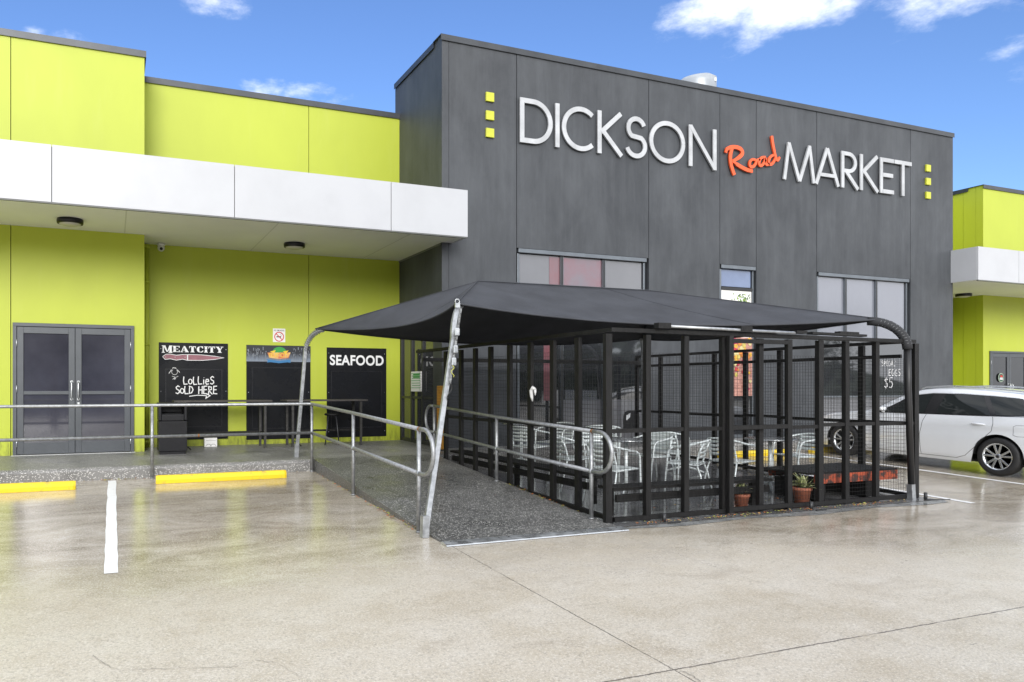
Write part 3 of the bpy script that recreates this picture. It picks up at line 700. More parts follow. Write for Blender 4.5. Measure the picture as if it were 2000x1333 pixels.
# ---- right lime building
XG = 24.4
rg = thing('shop_building', 'lime green shop block with white canopy at right edge behind the car', 'building', (26, YD, FP))
rdx0, rdx1 = XatY(1932, YD), XatY(1932, YD)+1.9
rz1 = EYE+ (755-686)*22.1/FPX
m = MB(); m.box(XG, rdx0, YD, YD+.2, FP-.3, rz1); m.box(rdx1, 42, YD, YD+.2, FP-.3, rz1); m.box(XG, 42, YD, YD+.2, rz1, EYE+6.06); part(m, 'wall_panel', mGreen, rg)
m = MB(); m.box(XG, XG+.2, YD+.206, YD+.55, FP-.3, EYE+6.06); m.box(XG+.004, XG+.2, YD+.556, YD+10, FP-.3, EYE+6.06); part(m, 'side_wall', mGreen, rg)
m = MB(); m.box(XE+.02, XG-.01, YR, YR+.2, FP-.3, EYE+5.9); part(m, 'recess_wall', mGreen, rg)
m = MB(); m.box(XG+.21, 42, YD+.3, YD+10, FP, EYE+5.8); part(m, 'backing_wall', mGap, rg)
m = MB(); cap(m, XG-.03, 42, YD, YD+.4, EYE+6.06); cap(m, XG, XG+.4, YD+.4, YD+10, EYE+6.06, 'Y'); part(m, 'parapet_cap', mCap, rg)
canR, sub = canopy(rg, XE-.09, 42, [XatY(1990, YF), XatY(1990, YF)+4], True)
m = MB(); m.box(XE-.05, 42, YF+.052, YD, ZS, ZS+.03); m.box(XE+.03, XG, YD, YR, ZS, ZS+.03); sub(m, 'soffit', mSoffit)
double_door(rg, rdx0, rdx1, FP+.012, rz1, YD, mGlassD)
st = thing('round_sticker', 'round green rimmed fruit sticker on the glass door at right edge', 'sticker')
c_ = onY(1955, 738, YD-.02); rr_ = .135
q = MB(); q.lathe([(rr_, 0), (rr_, -.004)], c_, 'Y', 28); q.build('rim', M('sticker_rim', (.45,.55,.42), .5), st)
q = MB(); q.lathe([(rr_*.88, -.0045), (rr_*.88, -.007)], c_, 'Y', 28); q.build('face', M('sticker_green', (.02,.07,.04), .4), st)
q = MB()
for dx_, dz_ in ((-.03,.05),(.03,.06),(0,.03),(.045,.03)): q.lathe([(.024, -.0075), (.02, -.011)], (c_.x+dx_, c_.y, c_.z+dz_), 'Y', 10)
q.build('berries', mRedInk, st)
q = MB(); q.box(c_.x-.07, c_.x+.07, c_.y-.010, c_.y-.0075, c_.z-.02, c_.z+.0); q.box(c_.x-.08, c_.x+.08, c_.y-.010, c_.y-.0075, c_.z-.06, c_.z-.03); q.build('wording_bars', mLettW, st)

# ================================================================== BIG SIGN
YL = YB - .03
sgn = thing('building_sign', 'silver DICKSON MARKET lettering with orange script Road high on charcoal wall', 'sign')
zb_, zt_ = 4.86+EYE-.005, 5.745+EYE; H = zt_-zb_
def zpx(zx, zy): p = onY(900+zx/2.1277, 120+zy/2.1277, YL); return p.x, p.z
def sx(zx): return zpx(zx, 0)[0]
SW = .098
def glyph(strokes, nm='letter'):
    q = MB()
    for k, (pts, w_) in enumerate(strokes):
        stroke3d(q, pts, w_, lambda a, b, d: (a, YL-d, b), .0, .034+.0025*k)
    o = q.build(nm, mLetter, sgn); return o
h2 = SW/2
x0, x1 = sx(243), sx(378); xc = x0+h2
glyph([([(xc, zb_), (xc, zt_)], SW), ([(xc+h2-.01, zt_-h2), (x0+(x1-x0)*.40, zt_-h2)] + arc(x0+(x1-x0)*.40, (zb_+zt_)/2, (x1-x0)*.60-h2, H/2-h2, 90, -90, 22)[1:] + [(xc+h2-.01, zb_+h2)], SW)])
x0 = sx(388)+.01; glyph([([(x0+h2, zb_), (x0+h2, zt_)], SW)])
x0, x1 = sx(417), sx(556); r_ = H/2-h2+.01; cxx = x0+r_*1.02+h2
glyph([(arc(cxx, (zb_+zt_)/2, r_*1.02, r_, 48, 312, 32), SW)])
def K(x0, x1): glyph([([(x0+h2, zb_), (x0+h2, zt_)], SW), ([(x1-.06, zt_-.0), (x0+SW*.9, zb_+H*.50)], SW*.98), ([(x0+SW*1.15, zb_+H*.56), (x1-.045, zb_)], SW*.98)])
K(sx(565), sx(671))
x0, x1 = sx(679), sx(770); mx_ = (x0+x1)/2; rw = (x1-x0)/2-h2
top = arc(mx_+.01, zt_-h2-.205, rw*.88, .205, 20, 235, 16); bot = arc(mx_, zb_+h2+.215, rw, .215, 55, -165, 18)
glyph([(top + bot, SW)])
x0, x1 = sx(780), sx(928); glyph([(arc((x0+x1)/2, (zb_+zt_)/2, (x1-x0)/2-h2, H/2-h2+.012, 0, 360, 48), SW)])
x0, x1 = sx(944), sx(1058)
glyph([([(x0+h2, zb_), (x0+h2, zt_+.02)], SW), ([(x1-h2, zt_), (x1-h2, zb_-.02)], SW), ([(x0+h2*.9, zt_+.0), (x1-h2*.9, zb_+.0)], SW*.92)])
x0, x1 = sx(1334), sx(1470); w_ = x1-x0
glyph([([(x0+.055, zb_), (x0+w_*.19, zt_-.01)], SW*.9), ([(x1-.055, zb_), (x1-w_*.19, zt_-.01)], SW*.9), ([(x0+w_*.18, zt_-.02), (x0+w_*.5, zb_+.0)], SW*.9), ([(x1-w_*.18, zt_-.02), (x0+w_*.5, zb_+.0)], SW*.9)])
x0, x1 = sx(1466), sx(1571); mx_ = (x0+x1)/2
glyph([([(x0+.055, zb_), (mx_, zt_-.0)], SW*.95), ([(x1-.055, zb_), (mx_, zt_-.0)], SW*.95), ([(x0+.16, zb_+.24), (x1-.16, zb_+.24)], SW*.85)])
x0, x1 = sx(1577), sx(1648); rr2 = H*.27-h2*.6
glyph([([(x0+h2, zb_), (x0+h2, zt_)], SW), ([(x0+SW*.9, zt_-h2)] + arc(x0+(x1-x0)*.42, zt_-h2-rr2, (x1-x0)*.40, rr2, 90, -90, 14) + [(x0+SW*.9, zt_-h2-2*rr2)], SW*.95), ([(x0+SW*1.5, zt_-h2-2*rr2), (x1-.02, zb_)], SW)])
K(sx(1655), sx(1733))
x0, x1 = sx(1738), sx(1794)
glyph([([(x0+h2, zb_), (x0+h2, zt_)], SW), ([(x0+SW, zt_-h2), (x1, zt_-h2)], SW), ([(x0+SW, zb_+H*.52), (x1-.03, zb_+H*.52)], SW), ([(x0+SW, zb_+h2), (x1, zb_+h2)], SW)])
x0, x1 = sx(1797), sx(1869); mx_ = (x0+x1)/2
glyph([([(x0, zt_-h2), (x1, zt_-h2)], SW), ([(mx_, zb_), (mx_, zt_-SW)], SW)])
for nm, strokes in (('script_letter', [([(1124,362),(1117,385),(1116,410),(1121,440),(1133,474)], 13), ([(1097,382),(1101,366),(1118,358),(1142,358),(1163,368),(1168,386),(1152,402),(1126,418)], [9,12,13,14,13,13,11,8]), ([(1124,416),(1145,432),(1172,448),(1190,455),(1208,459)], [8,13,13,12,7])]),
                    ('script_letter', [([(1222,412),(1207,408),(1196,420),(1197,438),(1207,443),(1220,432),(1225,414),(1232,409),(1240,412)], [8,9,10,10,10,9,8,7,5])]),
                    ('script_letter', [([(1262,400),(1248,400),(1237,412),(1235,430),(1243,438),(1256,426),(1264,402),(1261,425),(1268,434),(1278,426)], [8,9,10,10,10,9,8,9,9,6])]),
                    ('script_letter', [([(1304,392),(1290,392),(1277,406),(1275,426),(1284,433),(1297,420),(1306,398)], [8,9,10,10,10,9,8]), ([(1288,312),(1291,340),(1299,378),(1306,408),(1313,415),(1321,400)], [11,11,10,10,8,6])])):
    q = MB()
    for k, (pts, w_) in enumerate(strokes):
        P = [zpx(*p) for p in pts]
        # smooth
        for _ in range(2):
            Q = [P[0]]; 
            for a, b in zip(P, P[1:]): Q += [(a[0]*.75+b[0]*.25, a[1]*.75+b[1]*.25), (a[0]*.25+b[0]*.75, a[1]*.25+b[1]*.75)]
            P = Q + [P[-1]]
        ws_ = w_ if isinstance(w_, list) else [w_]*len(pts); n = len(P)
        ww = [(ws_[min(int(i*(len(ws_)-1)/(n-1)), len(ws_)-1)])*.0066 for i in range(n)]
        stroke3d(q, P, ww, lambda a, b, d: (a, YL-d, b), 0, .034+.003*k)
    o = q.build(nm, mOrange, sgn)
mt = MB()
for i, (px, py, lab) in enumerate(((957,190,'topmost'),(957,226,'middle'),(957,260,'lowest'),(1813,329,'topmost'),(1813,355,'middle'),(1813,382,'lowest'))):
    p = onY(px, py, YL); q = MB(); s = .088; q.box(-s, s, -.015, .03, -s, s); o = q.build('yellow_square', mYellowSq, bevel=.004); o.location = p
    tag(o, 'yellow square block on charcoal wall, %s of three %s' % (lab, 'left of the D' if i < 3 else 'right of the T'), 'wall block', 'yellow square wall blocks')

# roof cowl
cw = thing('roof_cowl', 'pale round metal exhaust cowl above the charcoal parapet', 'roof vent', onY(1360, 171, 17.0))
q = MB(); r_ = 1424; z17 = 17.0/direction(1364,165).y; rad = 36.5*z17/FPX
n = 36; rows = []
for hh in (-.6, 0): rows.append([(rad*math.cos(2*math.pi*j/n), rad*math.sin(2*math.pi*j/n), hh) for j in range(n+1)])
rows.append([(rad*math.cos(2*math.pi*j/n), rad*math.sin(2*math.pi*j/n), .20-.10*math.cos(2*math.pi*j/n+2.6)) for j in range(n+1)])
rows.append([(rad*.72*math.cos(2*math.pi*j/n), rad*.72*math.sin(2*math.pi*j/n), .31-.07*math.cos(2*math.pi*j/n+2.6)) for j in range(n+1)])
rows.append([(0, 0, .36)]*(n+1)); q.grid(rows)
q.build('cowl_drum', M('galvanised_sheet', (.42,.45,.48), .5, .4, var=.15, scale=4), cw)
q = MB(); q.box(.10, .26, -rad+.03, -rad+.1, .02, .12); q.build('label_plate', mWhite, cw)

# ================================================================== SMALL WALL THINGS
def downpipe():
    d = thing('downpipe', 'lime painted downpipe in the corner between door wall and chalkboard wall', 'downpipe', (XD+.07, YR-.07, FP))
    q = MB(); q.tube([(0,0,0), (0,0,ZS-FP-.02)], .048, 14); q.build('pipe', mGreen, d)
    for z_ in (.12, 2.0, 3.2, ZS-FP-.06): q = MB(); q.tube([(0,0,z_-.03), (0,0,z_+.03)], .055, 14); q.build('bracket', mGreen, d)
downpipe()
cc = thing('security_camera', 'small white dome security camera under the soffit beside the downpipe', 'camera', (XD+.33, YR-.18, ZS-.01))
q = MB(); q.lathe([(.075,0),(.075,-.03),(.06,-.045)], n=20); q.build('mount', mWhite, cc)
q = MB(); q.lathe([(.001,-.15),(.035,-.14),(.062,-.11),(.068,-.08),(.06,-.045)], n=20); hb = q.build('camera_body', mWhite, cc)
q = MB(); q.lathe([(.001,-.02),(.028,-.016),(.03,0)], (0,-.055,-.105), 'Y', n=16); q.build('lens', mPlast, cc)
for (px, py, lab) in ((137,430,'round black rimmed light under the white canopy above the double door'), (575,477,'round black rimmed light under the white canopy above the chalkboards'), (1882,575,'round black rimmed light under the far right canopy')):
    d = direction(px, py); t = (2.74)/d.z; p = Vector((d.x*t, d.y*t, ZS))
    lt = thing('canopy_light', lab, 'light', p, group='round canopy lights')
    q = MB(); q.lathe([(.20,-.001),(.205,-.03),(.20,-.075),(.175,-.08)], n=28); q.build('rim', mPlast, lt)
    q = MB(); q.lathe([(.172,-.05),(.165,-.085),(.10,-.105),(.001,-.11)], n=28); q.build('diffuser', M('opal_diffuser', (.6,.58,.54), .4), lt)

# no smoking sign
YW = YR
def rect_on(px0, py0, px1, py1, Y, t=.01):
    a = onY(px0, py0, Y); b = onY(px1, py1, Y); return a.x, b.x, b.z, a.z
x0,x1,z0,z1 = rect_on(533,642,557,669,YW)
ns = thing('no_smoking_sign', 'white no smoking sign with red ring on the lime wall', 'sign', ((x0+x1)/2, YW, z0))
def wp(mb, nm, mt, root): o = mb.build(nm, mt, root, fix=True); o.location = -root.location; return o
q = MB(); q.box(x0, x1, YW-.006, YW, z0, z1); wp(q, 'plate', mSignWhite, ns)
cx_, cz_ = (x0+x1)/2, z0+(z1-z0)*.40; r_ = (x1-x0)*.36
q = MB(); stroke3d(q, arc(cx_, cz_, r_, r_, 0, 360, 28), .018, lambda a,b,d: (a, YW-.0065-d, b), 0, .002); stroke3d(q, [(cx_-r_*.7, cz_+r_*.7), (cx_+r_*.7, cz_-r_*.7)], .016, lambda a,b,d: (a, YW-.009-d, b), 0, .001); wp(q, 'red_ring', mRedInk, ns)
q = MB(); q.box(cx_-r_*.6, cx_+r_*.45, YW-.0082, YW-.0065, cz_-.012, cz_+.010); q.tube([(cx_+r_*.5, YW-.008, cz_+.02), (cx_+r_*.35, YW-.008, cz_+.05), (cx_+r_*.55, YW-.008, cz_+.08)], .003, 5); wp(q, 'cigarette_symbol', mBlackInk, ns)
t = fit_text('wording', 'NO SMOKING', mBlackInk, ns, x0+.02, x1-.02, z1-.055, z1-.022, YW-.0075, .01); t.location = -ns.location

# ---- chalkboards
fnb = lambda a, b, d: (a, YW-.0215-d, b)
def board(px0, py0, px1, py1, label, inset=True):
    x0,x1,z0,z1 = rect_on(px0, py0, px1, py1, YW); root = thing('menu_board', label, 'board', ((x0+x1)/2, YW, z0), group='black menu boards on the lime wall')
    q = MB(); q.box(x0, x1, YW-.018, YW, z0, z1); wp(q, 'panel', mBoard, root)
    q = MB()
    for a in (x0+.04, x1-.04):
        for b in (z0+.12, z1-.12, (z0+z1)/2): q.lathe([(.009,-.018),(.006,-.022)], (a, YW, b), 'Y', 8)
    wp(q, 'screws', mAlu, root)
    return root, x0, x1, z0, z1
bd, x0, x1, z0, z1 = board(310, 669, 445, 857, 'black board headed MEATCITY with knife picture and handwritten Lollies sold here')
# moulded recess outline
def inset(root, a, b, c, d):
    q = MB(); P = [(a,c),(b,c),(b,d),(a,d),(a,c)]; stroke3d(q, P, .022, fnb, -.004, .004); wp(q, 'moulding', M('board_moulding', (.020,.021,.025), .35, dark=(.008,.008,.010), scale=3, spec=.3), root)
inset(bd, x0+.13, x1-.12, z0+.25, z1-.52)
# slab serif stencil letters
def slab(txt, x0, x1, z0, z1, root, big=1.18):
    q = MB(); n = len(txt); u = {'M':1.45,'E':1.0,'A':1.15,'T':1.0,'C':1.0,'I':.55,'Y':1.12}; tot = sum(u[c] for c in txt) + .06*(n-1)
    s = (x1-x0)/tot; x = x0; h = z1-z0; k = 0
    for i, c in enumerate(txt):
        w_ = u[c]*s; hh = h*(big if i == 0 else 1); a, b, d = x, z1+(hh-h)*.25-hh, z1+(hh-h)*.25
        if i: b, d = z0, z1
        def r(u0, v0, u1, v1):
            nonlocal k; q.prism([(a+u0*w_, b+v0*(d-b)), (a+u1*w_, b+v0*(d-b)), (a+u1*w_, b+v1*(d-b)), (a+u0*w_, b+v1*(d-b))], fnb, 0, .003+.0002*(k % 9)); k += 1
        def p(*P):
            nonlocal k; q.prism([(a+p_[0]*w_, b+p_[1]*(d-b)) for p_ in P], fnb, 0, .003+.0002*(k % 9)); k += 1
        if c == 'M': r(.08,.0,.20,.9); r(.72,.0,.95,.9); p((.12,1),(.34,1),(.56,.12),(.46,.12)); p((.72,1),(.9,1),(.6,.15),(.5,.15)); r(0,0,.3,.1); r(.64,0,1,.1); r(0,.9,.2,1); r(.78,.9,1,1)
        elif c == 'E': r(.1,0,.44,.46); r(.1,.52,.44,1); r(.48,.9,.95,1); r(.48,0,.97,.1); r(.84,.72,.95,.9); r(.86,.1,.97,.3); r(.48,.45,.75,.55); r(0,0,.1,.1); r(0,.9,.1,1)
        elif c == 'A': p((.38,1),(.56,1),(.96,.08),(.62,.08)); p((.36,.9),(.42,.72),(.2,.08),(.1,.08)); r(0,0,.34,.09); r(.52,0,1.02,.09); r(.32,.28,.58,.37)
        elif c == 'T': r(.32,0,.66,.84); r(.02,.88,.46,1); r(.52,.88,.96,1); r(.02,.66,.1,.88); r(.88,.66,.96,.88); r(.2,0,.32,.09); r(.66,0,.78,.09)
        elif c == 'C': p((.46,1),(.2,.9),(.04,.65),(.04,.35),(.2,.1),(.46,0),(.46,.1),(.38,.3),(.38,.7),(.46,.9)); p((.52,1),(.52,.9),(.8,.8),(.8,.66),(.92,.66),(.92,1)); p((.52,0),(.52,.1),(.75,.16),(.86,.32),(.96,.32),(.9,.1),(.7,.0))
        elif c == 'I': r(.2,0,.8,.46); r(.2,.52,.8,1); r(.02,0,.2,.09); r(.8,0,.98,.09); r(.02,.91,.2,1); r(.8,.91,.98,1)
        elif c == 'Y': p((.08,.92),(.4,.92),(.68,.48),(.36,.44)); p((.74,.92),(.88,.92),(.66,.5),(.6,.56)); r(.36,0,.66,.42); r(0,.92,.44,1); r(.62,.92,1,1); r(.24,0,.78,.08)
        x += w_ + .06*s
    wp(q, 'lettering', mLettW, root)
zz = lambda v: z1 - v
slab('MEATCITY', x0+.055, x1-.09, z1-.185, z1-.065, bd)
# knife
kx0, kx1, kz = x0+.07, x1-.08, z1-.285; kw = kx1-kx0; hh = .062
hd = [(0,.1),(.05,.85),(.12,.95),(.22,.6),(.32,.85),(.395,.85),(.395,-.95),(.32,-.6),(.22,-.95),(.12,-.55),(.04,-.75)]
bl = [(.405,.9),(.62,.85),(.85,.45),(1.0,.0),(.85,-.55),(.65,-.9),(.405,-.95)]
for nm, P in (('knife_handle', hd), ('knife_blade', bl)):
    PP = [(kx0+a*kw, kz+b*hh) for a, b in P]
    q = MB(); q.prism(PP, fnb, 0, .003); wp(q, nm, M('knife_print', (.30,.12,.15), .5, var=.2, scale=10), bd)
    q = MB(); stroke3d(q, PP+[PP[0]], .010, lambda a,b,d: (a, YW-.0255-d, b), 0, .002); wp(q, nm+'_outline', mLettW, bd)
q = MB()
for u_ in (.05,.2,.36): q.lathe([(.007,-.0255),(.005,-.028)], (kx0+u_*kw, YW, kz), 'Y', 8)
wp(q, 'rivets', mLettW, bd)
sxm = (x1-x0)/135.0; X_ = lambda px: x0+(px-310)*sxm; Zp = lambda py: z1-(py-669.5)*(z1-z0)/187.5
q = MB(); hand(q, 'LoLLieS', X_(357), Zp(750), .155, fnb, .018, .10); hand(q, 'SoLD', X_(342), Zp(768), .155, fnb, .018, .03); hand(q, 'HERE', X_(386), Zp(769), .165, fnb, .018, .05)
stroke3d(q, [(X_(368), Zp(773)), (X_(385), Zp(771)), (X_(402), Zp(772))], .014, fnb, 0, .0035); stroke3d(q, [(X_(401), Zp(768)), (X_(409), Zp(772)), (X_(401), Zp(777)), (X_(402), Zp(772))], .016, fnb, 0, .004)
wp(q, 'hand_lettering', mChalk, bd)
q = MB(); stroke3d(q, [(X_(329), Zp(729)), (X_(337), Zp(718)), (X_(342), Zp(718.5)), (X_(350), Zp(727))], .010, fnb, 0, .003); stroke3d(q, arc(X_(340), Zp(726), .055, .055, 0, 360, 14), .006, fnb, 0, .0035)
stroke3d(q, [(X_(335), Zp(734)), (X_(341), Zp(736)), (X_(338), Zp(739)), (X_(347), Zp(734))], .006, fnb, 0, .003); stroke3d(q, [(X_(336), Zp(740)), (X_(342), Zp(738)), (X_(340), Zp(741))], .006, fnb, 0, .0035); wp(q, 'doodle', mChalk, bd)
bd, x0, x1, z0, z1 = board(481, 674, 606, 856, 'black board with grey header and fruit shop badge, middle of the three')
q = MB(); q.box(x0, x1, YW-.0205, YW-.0185, z1-.335, z1-.004)
g = G('header_print'); X, Yc, Z = g.sep(); nn = g.noise(g.mapping((3,3,1)), 9, 6, .7)
g.set('Base Color', g.mix(g.mr(g.math('ADD', Z, g.math('MULTIPLY', nn, .22)), z1-.21, z1-.05), (.20,.235,.29), (.02,.022,.028))); g.b.inputs['Roughness'].default_value = .4
wp(q, 'header', g.m, bd)
inset(bd, x0+.12, x1-.12, z0+.22, z1-.46)
bx, bz = x0+(x1-x0)*.5, z1-.17
q = MB(); random.seed(5)
for k in range(60):
    a = random.choice([random.uniform(x0+.02, bx-.27), random.uniform(bx+.27, x1-.02)]); b = z1-.16+random.uniform(-.07,.10); q.box(a, a+random.uniform(.004,.02), YW-.0225, YW-.0205-.0001*(k%5), b-.02, b+random.uniform(0,.05))
wp(q, 'skyline_print', M('skyline_print', (.20,.22,.25), .5), bd)
q = MB(); q.prism(arc(bx+.01, bz+.02, .15, .12, 0, 180, 16), fnb, 0, .003); wp(q, 'badge_dome', mGreenInk, bd)
q = MB(); q.prism([(bx-.19,bz+.04),(bx-.07,bz+.075),(bx-.10,bz+.01)], fnb, 0, .005); q.prism([(bx+.2,bz+.07),(bx+.08,bz+.05),(bx+.14,bz+.0)], fnb, 0, .0045); wp(q, 'badge_fruit', mYelInk, bd)
q = MB(); q.prism([(bx-.24,bz+.02),(bx+.24,bz+.03),(bx+.2,bz-.085),(bx,bz-.11),(bx-.2,bz-.085)], fnb, 0, .004); wp(q, 'badge_banner', M('badge_red', (.55,.10,.05), .5, dark=(.75,.50,.20), scale=14), bd)
t = fit_text('badge_wording', 'FRUIT CITY', mYelInk, bd, bx-.21, bx+.21, bz-.075, bz+.012, YW-.0275, .02); t.location = -bd.location
q = MB(); q.prism([(bx-.26,bz-.115),(bx-.2,bz-.12),(bx,bz-.145),(bx+.2,bz-.12),(bx+.26,bz-.115),(bx+.23,bz-.15),(bx+.25,bz-.185),(bx+.18,bz-.175),(bx,bz-.195),(bx-.18,bz-.175),(bx-.25,bz-.185),(bx-.23,bz-.15)], fnb, 0, .0035); wp(q, 'badge_ribbon', M('ribbon_blue', (.03,.17,.38), .5), bd)
bd, x0, x1, z0, z1 = board(638, 679, 754, 852, 'black board headed SEAFOOD, rightmost of the three')
inset(bd, x0+.1, x1-.11, z0+.2, z1-.5)
t = fit_text('lettering', 'SEAFOOD', mLettW, bd, x0+.065, x1-.065, z1-.375, z1-.155, YW-.0225, .028, spacing=1.06); t.location = -bd.location

# ---- bin
def bin_():
    b = thing('litter_bin', 'black plastic litter bin with open hood beside the left bar table', 'bin', (.98, 13.5, FP))
    w, d = .24, .22
    q = MB(); q.box(-w+.02, w-.02, -d+.02, d-.02, .0, .05); q.box(-w, w, -d, d, .055, .33); q.box(-w+.008, w-.008, -d+.008, d-.008, .33, .345); q.box(-w, w, -d, d, .345, .58); q.build('body', mPlast, b, bevel=.012)
    q = MB(); q.box(-w, -w+.05, -d, d, .59, .86); q.box(w-.05, w, -d, d, .59, .86); q.box(-w+.05, w-.05, d-.03, d, .72, .86); q.box(-w+.05, w-.05, -d, -d+.03, .585, .70); q.box(-w+.05, w-.05, d-.03, d, .585, .72); q.box(-w-.01, w+.01, -d-.01, d+.01, .862, .905)
    q.build('hood', mPlast, b, bevel=.012)
bin_()
bx_ = thing('carton', 'small white printed box on the footpath below the MEATCITY board', 'box', (XatY(411, 14.62), 14.62, FP+.01))
q = MB(); q.box(-.12, .12, -.07, .07, 0, .175); q.build('box_body', mSignWhite, bx_, bevel=.004)
q = MB()
for k in range(2): stroke3d(q, arc(-.045+.09*k, .012, .05, .042, 0, 180, 10), .006, lambda a,b,d: (a, -.0705-d, b), 0, .001)
stroke3d(q, [(-.09,.125),(.09,.125)], .004, lambda a,b,d: (a, -.0705-d, b), 0, .001); q.build('print', mBlackInk, bx_)
# ---- bar tables in front of the boards
def bar_table(x0, x1, lab):
    t = thing('bar_table', lab, 'table', ((x0+x1)/2, 14.3, FP), group='bar tables below the boards'); h = .925; w = (x1-x0)/2
    q = MB()
    for k in range(4): q.box(-w, w, -.36+k*.155, -.36+k*.155+.148, h-.03, h)
    q.build('tabletop', mBench, t, bevel=.003)
    for sx_ in (-1, 1):
        for y in (-.30, .20):
            q = MB(); q.box(sx_*(w-.13)-.022, sx_*(w-.13)+.022, y-.022, y+.022, 0, h-.03); q.build('leg', M('dark_steel_leg', (.06,.058,.056), .5, .4, var=.4, scale=20), t)
    q = MB(); q.box(-w+.13, w-.13, .185, .215, .27, .31); q.box(-w+.11, -w+.14, -.28, .18, .27, .30); q.box(w-.14, w-.11, -.28, .18, .27, .30)
    q.bar((-w+.13,-.3,.15), (-w+.3,-.3,.02), .02, .02); q.build('brace', mTimber, t)
bar_table(1.05, 2.86, 'long high bar table of grey boards beside the black bin'); bar_table(3.14, 4.80, 'high bar table of grey boards below the SEAFOOD board')
sl = thing('bar_stool', 'dark bar stool tucked under the table below the SEAFOOD board', 'stool', (4.15, 14.28, FP))
q = MB(); q.lathe([(.15,.60),(.16,.62),(.15,.64),(.001,.645)], n=20); q.build('seat', mTimber, sl)
for a in range(4):
    q = MB(); c0, s0 = math.cos(a*1.571+.5), math.sin(a*1.571+.5); q.tube([(.11*c0,.11*s0,.60),(.2*c0,.2*s0,0)], .014, 8); q.build('leg', mFrameD, sl)

# ================================================================== HANDRAILS
zr, zl = EYE-.285, EYE-.755
RP = .024
X3 = 3.01; YH = 11.76
rl = thing('handrail', 'galvanised two-rail barrier along the kerb turning down the left side of the ramp', 'handrail', (X3, YH, gz(11.6)))
def wtube(name, pts, r, m, root, n=12, **k): q = MB(); q.tube(pts, r, n, **k); return wp(q, name, m, root)
YH = 11.54
def dloop(x, y0, zt, zb, sgn_, n=14):
    c = (zt+zb)/2; r = (zt-zb)/2; ext = .14
    return [(x, y0, zt), (x, y0+sgn_*ext, zt)] + [(x, y0+sgn_*(ext+r*math.sin(R(180*i/n))), c + r*math.cos(R(180*i/n))) for i in range(1, n)] + [(x, y0+sgn_*ext, zb), (x, y0, zb)]
ypm, ype = YatX(690, X3), YatX(818, X3)
zt_m, zt_e, zl_m, zl_e = EYE-.36, EYE-.45, EYE-.83, EYE-.92
wtube('top_rail', [(-14, YH, zr), (X3-.05, YH, zr), (X3-.01, YH-.012, zr-.001), (X3, YH-.05, zr-.003), (X3, ypm, zt_m), (X3, ype, zt_e)] , RP, mGalvD, rl)
wtube('lower_rail', [(-14, YH, zl), (X3-.02, YH, zl)], RP, mGalvD, rl); wtube('lower_rail', [(X3, YH, zl), (X3, ypm, zl_m), (X3, ype, zl_e)], RP, mGalvD, rl)
wtube('end_loop', dloop(X3, ype, zt_e, zl_e, -1), RP, mGalvD, rl)
def post(x, y, z0, z1, root, m=mGalvD):
    o = wtube('post', [(x, y, z0), (x, y, z1)], RP, m, root)
    q = MB(); q.lathe([(.034,.0),(.034,.012),(RP,.016)], (x, y, z0+.002), n=16); c = wp(q, 'base_collar', m, root)
    q = MB(); q.lathe([(.030,z1-.03),(.032,z1-.01),(.026,z1)], (x, y, 0), n=14); return o
for x in (XatY(297, YH), X3): post(x, YH, gz(YH), zr, rl)
post(XatY(297, YH)-2.5, YH, gz(YH), zr, rl); post(X3, ypm, gz(ypm), zt_m, rl); post(X3, ype, gz(ype), zt_e, rl)
for p in ((XatY(297,YH),YH,zl),(X3,YH,zl),(X3,ypm,zl_m),(X3,ype,zl_e)): 
    q = MB(); q.lathe([(.001,-.034),(.024,-.028),(.034,0),(.024,.028),(.001,.034)], p, n=14); wp(q, 'weld_joint', mGalv, rl)
X5 = 5.12
r2 = thing('handrail', 'galvanised ramp handrail with looped ends beside the black cage', 'handrail', (X5, 9.2, rampz(9.2)))
yA, yB, yC = YatX(848, X5), YatX(970, X5), YatX(1155, X5)
zA, zB, zC = EYE-.335, EYE-.44, EYE-.515; lA, lB, lC = EYE-.78, EYE-.89, EYE-.975
wtube('top_rail', [(X5,yA,zA),(X5,yB,zB),(X5,yC,zC)], RP, mGalvD, r2); wtube('lower_rail', [(X5,yA,lA),(X5,yB,lB),(X5,yC,lC)], RP, mGalvD, r2)
wtube('end_loop', dloop(X5, yC, zC, lC, -1), RP, mGalvD, r2); wtube('end_loop', dloop(X5, yA, zA, lA, 1), RP, mGalvD, r2)
for y, z in ((yA,zA),(yB,zB),(yC,zC)): post(X5, y, rampz(y) if y < 11.6 else FP, z, r2)
for y, z in ((yB,lB),(yC,lC),(yA,lA)): q = MB(); q.lathe([(.001,-.034),(.024,-.028),(.034,0),(.024,.028),(.001,.034)], (X5,y,z), n=14); wp(q, 'weld_joint', mGalv, r2)
mRust = M('rusty_weld', (.30,.13,.04), .8, var=.4, scale=40)
for root, p in ((r2, (X5, yC-.02, zC)), (rl, (X3, ype-.02, zt_e)), (rl, (XatY(388,YH), YH, zl))):
    a = (0,.012,0) if root == r2 or p[0] == X3 else (.012,0,0); q = MB(); q.tube([Vector(p)-Vector(a), Vector(p)+Vector(a)], RP+.0012, 12); wp(q, 'rust_ring', mRust, root)

